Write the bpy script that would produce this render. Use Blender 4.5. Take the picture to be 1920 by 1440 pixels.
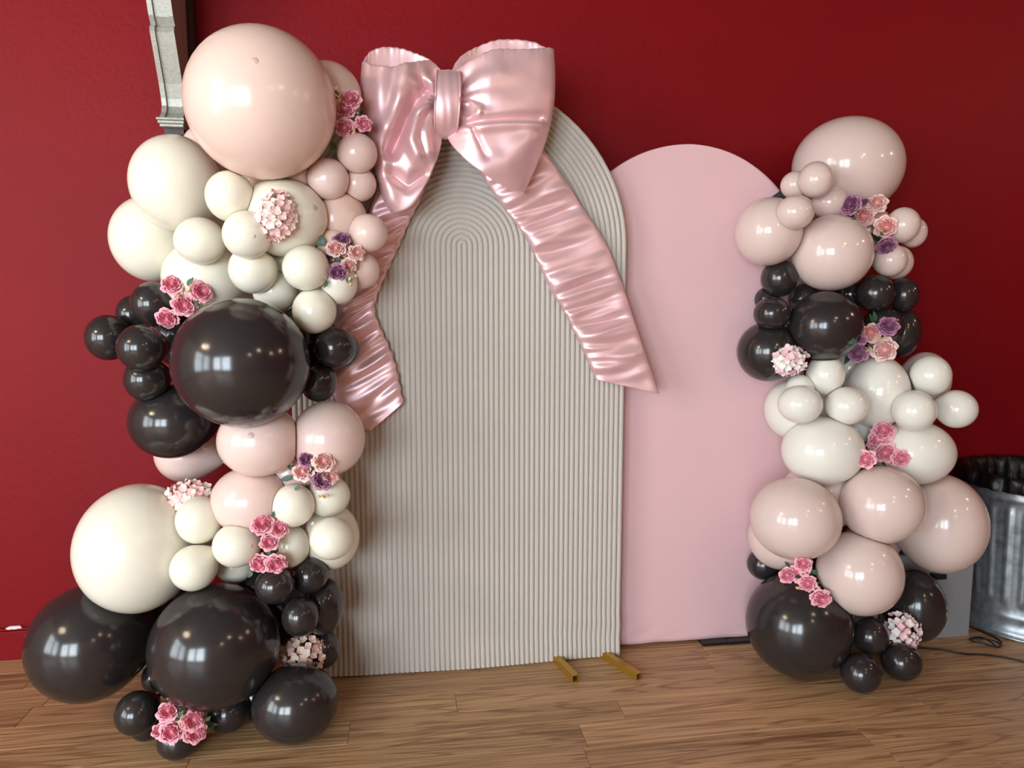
import bpy, bmesh, math, random
import numpy as np
from mathutils import Vector, Matrix, noise

for o in list(bpy.data.objects):
    bpy.data.objects.remove(o, do_unlink=True)
scene = bpy.context.scene
COL = scene.collection
R = math.radians
random.seed(7)

# ------------------------------------------------------------------ camera
cam = bpy.data.objects.new('camera', bpy.data.cameras.new('camera'))
COL.objects.link(cam)
cam.location = (0, 0, 1.36)
cam.rotation_euler = (R(90 - 6.3), 0, R(-8.5))
cam.data.sensor_width = 36
cam.data.lens = 36 * 1350 / 1920
cam.data.clip_start = 0.05
scene.camera = cam

# ------------------------------------------------------------------ sky, daylight, exposure
world = bpy.data.worlds.new('sky'); scene.world = world
world.use_nodes = True
world.node_tree.nodes['Background'].inputs[0].default_value = (0.75, 0.86, 1.0, 1)
world.node_tree.nodes['Background'].inputs[1].default_value = 1.0
vs = scene.view_settings
vs.view_transform = 'Standard'; vs.look = 'None'; vs.gamma = 1.0; vs.use_curve_mapping = False
vs.exposure = 0.56

ROOM_X0, ROOM_X1, ROOM_Y0, ROOM_Y1, ROOM_H = -4.6, 4.4, -3.4, 2.907, 3.3
# window openings: rear wall (x range, z range), left wall (y range, z range)
REAR_WIN = [(-4.1, -2.75, 0.45, 2.75), (-2.45, -1.1, 0.45, 2.75)]
LEFT_WIN = [(-2.7, -1.35, 0.45, 2.75), (-1.05, 0.3, 0.45, 2.75)]
def area(name, loc, rot, sx, sy, watts, colour):
    l = bpy.data.lights.new(name, 'AREA'); l.shape = 'RECTANGLE'
    l.size, l.size_y, l.energy, l.color = sx, sy, watts, colour
    o = bpy.data.objects.new(name, l); COL.objects.link(o)
    o.location = loc; o.rotation_euler = rot
    return o
for x0, x1, z0, z1 in REAR_WIN:
    area('daylight', ((x0+x1)/2, ROOM_Y0-0.16, (z0+z1)/2), (R(90), 0, 0), x1-x0, z1-z0, 150, (0.80, 0.915, 1.0))
for y0, y1, z0, z1 in LEFT_WIN:
    area('daylight', (ROOM_X0-0.16, (y0+y1)/2, (z0+z1)/2), (R(90), 0, R(-90)), y1-y0, z1-z0, 78, (0.84, 0.935, 1.0))

BALLOONS = [
    ('peach', (-0.3978, 2.2439, 1.9348), (0.211, 0.211, 0.212), (-0.11, 0.95, -0.28), 1, 'huge glossy peach balloon crowning the tall column left of the bow'),
    ('peach', (-0.2282, 2.4055, 2.0118), (0.107, 0.105, 0.102), (-0.33, 0.75, -0.58), 0, 'peach balloon half hidden behind the huge peach one, against the red wall'),
    ('cream', (-0.7100, 2.4802, 1.7422), (0.137, 0.143, 0.150), (0.86, 0.44, -0.26), 0, 'large cream balloon just below the grey corbel'),
    ('cream', (-0.8319, 2.6181, 1.5799), (0.133, 0.139, 0.144), (0.99, 0.10, -0.09), 0, 'large cream balloon farthest left under the corbel, against the red wall'),
    ('cream', (-0.5010, 2.2703, 1.6767), (0.070, 0.072, 0.074), (0.28, 0.94, -0.19), 0, 'small cream balloon touching the underside of the huge peach balloon'),
    ('cream', (-0.6190, 2.3797, 1.5546), (0.077, 0.075, 0.073), (0.61, 0.79, -0.07), 0, 'small cream balloon left of the one with tip spot, above the wide cream balloon'),
    ('cream', (-0.4506, 2.2378, 1.5631), (0.070, 0.070, 0.070), (-0.45, 0.88, 0.13), 1, 'small cream balloon with dark tip spot, beside the pink hydrangea under the huge peach balloon'),
    ('cream', (-0.4540, 2.3200, 1.4666), (0.072, 0.073, 0.074), (0.03, 1.00, -0.05), 0, 'small cream balloon hanging under the spotted cream one, above the huge charcoal balloon'),
    ('cream', (-0.6448, 2.5159, 1.4479), (0.134, 0.127, 0.121), (0.82, 0.58, -0.03), 0, 'wide cream balloon just above the pink roses and the huge charcoal balloon'),
    ('cream', (-0.3617, 2.3360, 1.6240), (0.136, 0.127, 0.118), (-0.76, 0.62, -0.20), 1, 'large cream balloon behind the upper pink hydrangea'),
    ('cream', (-0.2930, 2.2855, 1.4709), (0.070, 0.070, 0.069), (-0.38, 0.92, -0.05), 0, 'small cream balloon left of the purple rose on the tall column'),
    ('cream', (-0.2752, 2.3150, 1.3399), (0.067, 0.069, 0.071), (-0.45, 0.89, 0.08), 0, 'small cream balloon resting on the upper right of the huge charcoal balloon'),
    ('cream', (-0.2028, 2.3443, 1.4281), (0.060, 0.064, 0.068), (-0.62, 0.79, -0.05), 0, 'cream balloon partly hidden beneath the purple rose spray next to the satin tail'),
    ('cream', (-0.4060, 2.4027, 1.4036), (0.068, 0.069, 0.071), (-0.19, 0.98, -0.06), 0, 'cream balloon mostly hidden just above the huge charcoal balloon'),
    ('blush', (-0.1369, 2.3588, 1.8293), (0.063, 0.063, 0.062), (-0.61, 0.73, -0.32), 0, 'small blush balloon under the pink roses beside the left bow loop'),
    ('blush', (-0.2257, 2.3494, 1.7460), (0.064, 0.064, 0.064), (-0.44, 0.85, -0.29), 0, 'small blush balloon at the lower right of the huge peach balloon'),
    ('blush', (-0.1404, 2.4093, 1.7432), (0.060, 0.058, 0.056), (-0.68, 0.68, -0.28), 0, 'small blush balloon tucked behind a pair of blush balloons beside the bow loop'),
    ('blush', (-0.1098, 2.3646, 1.5849), (0.063, 0.061, 0.060), (-0.71, 0.70, -0.07), 0, 'small blush balloon above the mixed rose spray, in front of the left satin tail'),
    ('blush', (-0.1342, 2.3981, 1.4693), (0.059, 0.059, 0.059), (-0.76, 0.64, -0.05), 0, 'dim blush balloon right of the purple rose, against the left satin tail'),
    ('peach', (-0.2077, 2.4283, 1.6314), (0.094, 0.099, 0.104), (-0.62, 0.76, -0.22), 0, 'large shaded peach balloon behind the blush trio, left of the satin tail'),
    ('peach', (-0.2170, 2.3699, 1.5425), (0.056, 0.058, 0.060), (-0.59, 0.81, -0.09), 0, 'shaded peach balloon peeping out behind the mixed rose spray above the purple rose'),
    ('peach', (-0.6477, 2.6777, 1.8809), (0.097, 0.096, 0.096), (0.91, -0.05, -0.41), 0, 'peach balloon sliver between the corbel foot and the huge peach balloon'),
    ('black', (-0.4707, 2.1937, 1.1904), (0.194, 0.192, 0.189), (-0.01, 0.99, 0.12), 0, 'huge glossy charcoal balloon in the middle of the tall column'),
    ('black', (-0.8012, 2.4901, 1.3614), (0.068, 0.070, 0.072), (0.91, 0.42, 0.02), 0, 'charcoal balloon beneath the left pink roses above the huge charcoal balloon'),
    ('black', (-0.9024, 2.6030, 1.3258), (0.054, 0.059, 0.065), (0.99, 0.11, 0.08), 0, 'charcoal balloon mostly hidden behind the rose-topped charcoal one by the red wall'),
    ('black', (-0.9479, 2.5000, 1.2534), (0.068, 0.071, 0.074), (0.90, 0.39, 0.19), 0, 'charcoal balloon sticking out farthest left at the middle of the tall column'),
    ('black', (-0.8004, 2.3610, 1.2275), (0.071, 0.072, 0.073), (0.75, 0.66, 0.07), 0, 'charcoal balloon left of the huge one, in front of its neighbours'),
    ('black', (-0.8111, 2.4233, 1.1240), (0.068, 0.070, 0.071), (0.74, 0.66, 0.13), 0, 'charcoal balloon directly below the front one at the left of the huge charcoal balloon'),
    ('black', (-0.7612, 2.4911, 0.9767), (0.137, 0.130, 0.123), (0.89, 0.46, 0.06), 0, 'large charcoal balloon under the small charcoal cluster, above a blush balloon'),
    ('black', (-0.2182, 2.3286, 1.2243), (0.067, 0.065, 0.064), (-0.61, 0.79, 0.08), 0, 'small charcoal balloon right of the huge charcoal one, in front of the satin tail'),
    ('black', (-0.2053, 2.4254, 1.2115), (0.061, 0.061, 0.061), (-0.75, 0.65, 0.13), 0, 'charcoal balloon edge showing behind its twin on the left satin tail'),
    ('black', (-0.2734, 2.3550, 1.1142), (0.058, 0.061, 0.065), (-0.61, 0.78, 0.14), 0, 'small charcoal balloon at the lower right of the huge charcoal balloon'),
    ('black', (-0.3177, 2.4194, 1.2787), (0.083, 0.083, 0.083), (-0.52, 0.83, 0.19), 0, 'charcoal balloon in deep shade right behind the huge charcoal balloon, under a cream one'),
    ('blush', (-0.4498, 2.2929, 0.9410), (0.126, 0.119, 0.112), (0.02, 0.95, -0.32), 1, 'blush balloon directly below the huge charcoal balloon'),
    ('blush', (-0.2454, 2.3354, 0.9341), (0.116, 0.118, 0.121), (-0.58, 0.82, 0.04), 0, 'large blush balloon beside the bottom end of the left satin tail'),
    ('blush', (-0.7621, 2.6336, 0.8398), (0.108, 0.105, 0.103), (0.96, -0.13, -0.25), 0, 'blush balloon below the large charcoal balloon, against the red wall'),
    ('blush', (-0.4879, 2.3261, 0.7441), (0.124, 0.115, 0.107), (0.13, 0.96, -0.24), 0, 'large blush balloon in the middle above the small cream trio'),
    ('cream', (-0.8510, 2.3831, 0.5872), (0.184, 0.194, 0.204), (0.88, 0.47, -0.10), 0, 'huge cream balloon bulging left low on the tall column'),
    ('cream', (-0.6453, 2.3188, 0.6886), (0.070, 0.073, 0.075), (0.57, 0.82, -0.07), 0, 'small cream balloon in front of the pink hydrangea on the huge cream balloon'),
    ('cream', (-0.6517, 2.2614, 0.5546), (0.070, 0.070, 0.070), (0.74, 0.37, 0.56), 0, 'small cream balloon at the lower edge of the huge cream balloon, neck to upper right'),
    ('cream', (-0.5200, 2.2459, 0.6259), (0.072, 0.070, 0.068), (-0.75, 0.65, -0.13), 1, 'small cream balloon with tip spot left of the lower pink roses'),
    ('cream', (-0.3530, 2.2751, 0.7348), (0.067, 0.067, 0.067), (-0.31, 0.94, -0.16), 0, 'small cream balloon just under the lower mixed rose spray'),
    ('cream', (-0.2523, 2.3427, 0.7434), (0.070, 0.068, 0.067), (-0.63, 0.75, -0.20), 0, 'cream balloon behind the lower mixed rose spray, beside the ribbed backdrop'),
    ('cream', (-0.2335, 2.2229, 0.6396), (0.067, 0.066, 0.065), (-0.68, 0.61, 0.40), 0, 'small cream balloon lowest at the right of the tall column, against the ribbed backdrop'),
    ('cream', (-0.2537, 2.4055, 0.5865), (0.093, 0.101, 0.110), (-0.72, 0.68, -0.15), 0, 'large cream balloon mostly hidden behind the small cream one by the ribbed backdrop'),
    ('cream', (-0.3721, 2.3268, 0.5856), (0.059, 0.064, 0.070), (-0.37, 0.91, -0.18), 0, 'cream balloon hidden behind the lower pink roses'),
    ('cream', (-0.5623, 2.4019, 0.5099), (0.062, 0.063, 0.063), (0.36, 0.93, -0.09), 0, 'shaded cream balloon underneath the small cream one with tip spot'),
    ('black', (-1.0086, 2.3752, 0.2860), (0.183, 0.183, 0.182), (0.91, 0.41, -0.02), 0, 'huge charcoal balloon at the far left, bottom of the tall column'),
    ('black', (-0.5986, 2.2587, 0.3014), (0.196, 0.193, 0.190), (0.14, 0.99, 0.00), 0, 'huge charcoal balloon low in front, below the small cream balloons'),
    ('black', (-0.3580, 2.2158, 0.1155), (0.133, 0.125, 0.118), (-0.51, 0.84, 0.20), 0, 'large charcoal balloon on the floor under the pale hydrangea'),
    ('black', (-0.4090, 2.2330, 0.4951), (0.060, 0.058, 0.056), (-0.20, 0.98, -0.04), 0, 'small charcoal balloon directly under the lower pink roses'),
    ('black', (-0.3141, 2.3188, 0.4893), (0.058, 0.058, 0.058), (-0.52, 0.85, -0.03), 0, 'small charcoal balloon below the lowest small cream balloon'),
    ('black', (-0.3382, 2.2513, 0.3824), (0.058, 0.060, 0.062), (-0.47, 0.88, -0.00), 0, 'small charcoal balloon just above the pale hydrangea, right of the huge charcoal one'),
    ('black', (-0.2816, 2.3615, 0.3651), (0.068, 0.080, 0.095), (-0.73, 0.69, -0.04), 0, 'charcoal balloon behind a small one, against the ribbed backdrop edge'),
    ('black', (-0.2926, 2.3865, 0.2029), (0.061, 0.063, 0.064), (-0.81, 0.58, 0.09), 0, 'charcoal balloon right behind the pale hydrangea near the floor'),
    ('black', (-0.8339, 2.4090, 0.1354), (0.041, 0.045, 0.049), (0.79, 0.58, 0.22), 0, 'charcoal balloon sliver between the two huge charcoal balloons near the floor'),
    ('black', (-0.8250, 2.2224, 0.1203), (0.065, 0.065, 0.065), (0.53, 0.83, 0.19), 0, 'small charcoal balloon left of the bottom pink roses near the floor'),
    ('black', (-0.8253, 2.2800, 0.0486), (0.045, 0.048, 0.051), (0.48, 0.82, 0.30), 0, 'charcoal balloon on the floor peeping out below the one left of the bottom roses'),
    ('black', (-0.6958, 2.1690, 0.0533), (0.060, 0.057, 0.055), (0.12, 0.96, 0.25), 0, 'small charcoal balloon on the floor carrying the bottom pink roses'),
    ('black', (-0.8511, 2.5202, 0.2781), (0.075, 0.076, 0.076), (0.98, 0.20, -0.05), 0, 'charcoal balloon in shade under the huge cream balloon, between two huge charcoal ones'),
    ('black', (-0.5722, 2.2710, 0.0728), (0.066, 0.064, 0.062), (-0.12, 0.94, 0.31), 0, 'charcoal balloon on the floor in shade beneath the huge front charcoal balloon'),
    ('black', (-0.4992, 2.4234, 0.4118), (0.071, 0.070, 0.069), (-0.15, 0.98, -0.10), 0, 'charcoal balloon in shade behind the small one under the lower pink roses'),
    ('rblush', (1.7252, 2.6704, 1.8935), (0.208, 0.198, 0.190), (-0.43, 0.41, -0.80), 0, 'huge blush balloon crowning the short column at the right'),
    ('rblush', (1.4756, 2.4680, 1.8064), (0.060, 0.062, 0.065), (0.48, 0.78, -0.40), 0, 'small blush balloon in front of the huge one on top of the right column'),
    ('rblush', (1.4448, 2.5537, 1.8007), (0.052, 0.052, 0.051), (0.65, 0.62, -0.44), 0, 'small blush balloon beside the black clip on the pink panel'),
    ('rblush', (1.3453, 2.3706, 1.6771), (0.064, 0.061, 0.059), (0.59, 0.78, -0.22), 0, 'small blush balloon lowest of the little cluster near the black clip'),
    ('rblush', (1.5787, 2.5403, 1.7375), (0.066, 0.064, 0.062), (0.23, 0.89, -0.40), 0, 'blush balloon just left of the topmost purple rose'),
    ('rblush', (1.3144, 2.4927, 1.6225), (0.118, 0.121, 0.123), (0.75, 0.64, -0.16), 0, 'large blush balloon overlapping the pink panel near its top'),
    ('rblush', (1.5429, 2.4553, 1.5457), (0.142, 0.139, 0.137), (0.30, 0.94, -0.16), 0, 'large blush balloon in the middle above the charcoal cluster on the right column'),
    ('rblush', (1.8286, 2.4660, 1.6515), (0.059, 0.062, 0.065), (-0.53, 0.82, -0.23), 0, 'small blush balloon right of the upper mixed roses'),
    ('rblush', (1.9132, 2.5205, 1.6310), (0.049, 0.053, 0.057), (-0.74, 0.65, -0.17), 0, 'small blush balloon peeping out farthest right near the top of the right column'),
    ('rblush', (1.7744, 2.4515, 1.5218), (0.059, 0.060, 0.060), (-0.43, 0.90, -0.08), 0, 'small blush balloon below the lower purple rose of the topmost spray'),
    ('rblush', (1.8526, 2.5252, 1.5189), (0.061, 0.062, 0.064), (-0.71, 0.70, -0.07), 0, 'blush balloon edge behind the one below the topmost spray, above charcoal balloons'),
    ('black', (1.3762, 2.5176, 1.4559), (0.065, 0.067, 0.070), (0.76, 0.65, -0.01), 0, 'small charcoal balloon touching the lower left of the middle blush balloon'),
    ('black', (1.3528, 2.5582, 1.3778), (0.045, 0.047, 0.048), (0.86, 0.51, 0.03), 0, 'charcoal balloon sliver behind two small ones in front of the pink panel'),
    ('black', (1.3163, 2.4469, 1.3272), (0.065, 0.063, 0.061), (0.76, 0.65, -0.08), 0, 'small charcoal balloon above the large charcoal one on the pink panel side'),
    ('black', (1.4973, 2.5471, 1.3778), (0.056, 0.058, 0.060), (0.63, 0.77, 0.05), 0, 'charcoal balloon tucked between the middle blush balloon and the large charcoal one'),
    ('black', (1.5063, 2.4208, 1.2826), (0.131, 0.128, 0.125), (0.42, 0.90, -0.13), 0, 'large charcoal balloon in the middle of the right column'),
    ('black', (1.3322, 2.4989, 1.1866), (0.110, 0.110, 0.111), (0.83, 0.56, -0.05), 0, 'large charcoal balloon overlapping the pink panel, behind the small hydrangea'),
    ('black', (1.7289, 2.4622, 1.4010), (0.067, 0.068, 0.069), (-0.30, 0.95, 0.01), 0, 'small charcoal balloon below the lower right of the middle blush balloon'),
    ('black', (1.8670, 2.4919, 1.3958), (0.055, 0.059, 0.064), (-0.66, 0.75, -0.02), 0, 'small charcoal balloon farthest right of the upper charcoal pair, against the red wall'),
    ('black', (1.7272, 2.6149, 1.3992), (0.053, 0.055, 0.058), (-0.57, 0.82, 0.03), 0, 'charcoal balloon in shade between the middle blush balloon and the right charcoal pair'),
    ('black', (1.7753, 2.4743, 1.2762), (0.076, 0.075, 0.074), (-0.42, 0.89, -0.18), 0, 'charcoal balloon behind the mixed roses of the right column'),
    ('black', (1.8983, 2.5403, 1.2551), (0.071, 0.084, 0.099), (-0.79, 0.60, -0.17), 0, 'charcoal balloon at the right edge behind the mixed roses, against the dark red wall'),
    ('white', (1.5193, 2.4202, 1.1043), (0.066, 0.071, 0.076), (0.45, 0.32, -0.84), 0, 'small white balloon uppermost of the trio beside the small hydrangea'),
    ('white', (1.3882, 2.3563, 1.0077), (0.077, 0.073, 0.068), (0.90, 0.39, 0.19), 0, 'small white balloon leftmost of the trio below the small hydrangea'),
    ('white', (1.5641, 2.3508, 0.9990), (0.074, 0.072, 0.069), (-0.37, 0.92, 0.09), 1, 'small white balloon with tip spot, rightmost of the trio below the small hydrangea'),
    ('white', (1.7759, 2.4877, 1.0288), (0.114, 0.126, 0.140), (-0.40, 0.91, 0.08), 0, 'large white balloon behind the two white trios of the right column'),
    ('white', (1.9271, 2.3988, 1.0984), (0.070, 0.073, 0.075), (-0.11, 0.43, -0.90), 0, 'small white balloon uppermost of the trio on the dark red wall side'),
    ('white', (1.8083, 2.3219, 0.9805), (0.074, 0.074, 0.074), (-0.25, 0.96, 0.10), 0, 'small white balloon in front, inner one of the trio on the dark red wall side'),
    ('white', (2.0190, 2.3713, 0.9747), (0.072, 0.072, 0.071), (-0.77, 0.64, 0.03), 0, 'small white balloon farthest right of the whole right column'),
    ('white', (1.4448, 2.5074, 0.9655), (0.101, 0.106, 0.111), (0.79, 0.60, 0.12), 0, 'greyish white balloon behind the left white trio, overlapping the pink panel'),
    ('white', (1.4269, 2.4291, 1.0499), (0.051, 0.054, 0.057), (0.69, 0.73, -0.01), 0, 'white balloon mostly hidden between the small hydrangea and the left trio'),
    ('rblush', (2.0137, 2.5350, 1.0671), (0.090, 0.099, 0.109), (-0.89, 0.44, -0.06), 0, 'blush balloon hidden behind the right white trio'),
    ('white', (1.5057, 2.3928, 0.8297), (0.145, 0.135, 0.126), (0.56, 0.80, 0.19), 0, 'large white balloon left of the middle pink roses on the right column'),
    ('white', (1.8902, 2.4226, 0.8058), (0.151, 0.136, 0.122), (-0.57, 0.77, 0.28), 0, 'large white balloon right of the middle pink roses, opposite its twin'),
    ('rblush', (1.3463, 2.2849, 0.6139), (0.153, 0.148, 0.143), (0.62, 0.78, -0.06), 0, 'large blush balloon overlapping the pink panel low on the right column'),
    ('rblush', (1.6732, 2.2819, 0.6506), (0.143, 0.140, 0.137), (-0.06, 0.98, -0.16), 0, 'large blush balloon directly below the middle pink roses of the right column'),
    ('rblush', (2.0042, 2.3993, 0.5317), (0.160, 0.174, 0.189), (-0.83, 0.56, 0.06), 0, 'huge blush balloon next to the galvanized trash can'),
    ('rblush', (1.6002, 2.2817, 0.4036), (0.146, 0.148, 0.150), (0.11, 0.99, -0.03), 0, 'large blush balloon right of the low pink roses, above the floor cluster'),
    ('rblush', (1.3905, 2.4574, 0.4872), (0.117, 0.118, 0.120), (0.77, 0.59, -0.23), 0, 'blush balloon half hidden under another one, overlapping the lower pink panel'),
    ('rblush', (1.5580, 2.4754, 0.6363), (0.145, 0.138, 0.130), (0.43, 0.87, -0.23), 0, 'blush balloon in shade behind two blush ones below the large left white balloon'),
    ('black', (1.3732, 2.5420, 0.3523), (0.063, 0.062, 0.061), (0.97, 0.25, -0.03), 0, 'small charcoal balloon in front of the lower pink panel, above the huge charcoal one'),
    ('black', (1.4227, 2.3610, 0.1880), (0.188, 0.189, 0.190), (0.64, 0.75, 0.16), 0, 'huge charcoal balloon on the floor beside the pink panel'),
    ('black', (1.9237, 2.4039, 0.2084), (0.109, 0.123, 0.139), (-0.79, 0.61, 0.10), 0, 'large charcoal balloon in front of the grey board near the trash can'),
    ('black', (1.6720, 2.3042, 0.1519), (0.065, 0.066, 0.067), (-0.01, 0.98, 0.21), 0, 'small charcoal balloon left of the white hydrangea near the floor'),
    ('black', (1.5763, 2.2096, 0.0655), (0.068, 0.068, 0.068), (0.17, 0.95, 0.24), 0, 'small charcoal balloon on the floor, frontmost of the right column'),
    ('black', (1.7757, 2.2656, 0.0651), (0.070, 0.069, 0.067), (-0.35, 0.90, 0.27), 0, 'small charcoal balloon on the floor under the white hydrangea'),
    ('cream', (-0.5949, 2.6795, 1.3839), (0.088, 0.087, 0.086), (0.99, -0.15, 0.03), 0, 'cream balloon barely showing in the gap above the huge middle charcoal balloon'),
    ('peach', (-0.3614, 2.4126, 1.7752), (0.136, 0.107, 0.084), (-0.09, 0.94, -0.34), 0, 'shaded peach balloon barely showing under the right side of the huge peach one'),
    ('blush', (-0.3716, 2.4131, 0.8126), (0.104, 0.106, 0.108), (-0.42, 0.80, -0.42), 0, 'shaded blush balloon in the gap left of the lower mixed rose spray'),
    ('cream', (-0.6935, 2.7537, 1.6730), (0.108, 0.112, 0.115), (0.93, -0.29, -0.23), 0, 'cream balloon barely showing in the gap behind the two uppermost small cream ones'),
    ('black', (-0.7668, 2.6249, 1.2483), (0.093, 0.098, 0.103), (0.98, 0.12, 0.16), 0, 'charcoal balloon in deep shade under the pink roses left of the huge charcoal balloon'),
    ('black', (-0.7807, 2.6223, 0.3150), (0.084, 0.083, 0.082), (0.98, -0.17, -0.05), 0, 'charcoal balloon barely showing under the neck-up small cream balloon'),
    ('black', (-0.4179, 2.4918, 0.2935), (0.110, 0.110, 0.110), (-0.82, 0.56, 0.06), 0, 'charcoal balloon in deep shade behind the small ones above the pale hydrangea'),
    ('black', (-0.3348, 2.4403, 1.1520), (0.071, 0.072, 0.074), (-0.59, 0.78, 0.22), 0, 'charcoal balloon in the dark gap at the right edge of the huge middle one'),
    ('black', (-0.5089, 2.3666, 0.0771), (0.087, 0.084, 0.081), (-0.39, 0.84, 0.37), 0, 'charcoal balloon in deep shade between the huge front balloon and the one on the floor'),
    ('rblush', (1.8346, 2.6780, 1.6530), (0.091, 0.093, 0.096), (-0.86, 0.36, -0.37), 0, 'blush balloon barely showing behind the topmost mixed rose spray'),
    ('white', (1.7673, 2.6000, 0.8635), (0.088, 0.089, 0.089), (-0.65, 0.62, 0.44), 0, 'white balloon barely showing between the two white trios and the large pair below'),
    ('rblush', (1.8563, 2.5642, 0.4246), (0.100, 0.102, 0.105), (-0.94, 0.31, -0.14), 0, 'blush balloon barely showing in the gap beneath the middle blush pair'),
    ('black', (1.6590, 2.4239, 0.2081), (0.111, 0.114, 0.117), (-0.08, 0.98, 0.17), 0, 'charcoal balloon barely showing under the lowest blush balloon'),
    ('white', (1.6515, 2.6309, 0.9860), (0.090, 0.094, 0.098), (0.50, 0.72, 0.48), 0, 'white balloon barely showing in the gap amid the left white trio'),
    ('cream', (-0.3833, 2.4363, 1.5015), (0.075, 0.077, 0.078), (-0.24, 0.96, -0.13), 0, 'cream balloon barely showing between the small cream ones left of the purple rose'),
    ('white', (1.7591, 2.6356, 1.1035), (0.081, 0.083, 0.085), (-0.72, 0.69, 0.08), 0, 'white balloon barely showing under the lower purple rose of the right column'),
]
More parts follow.
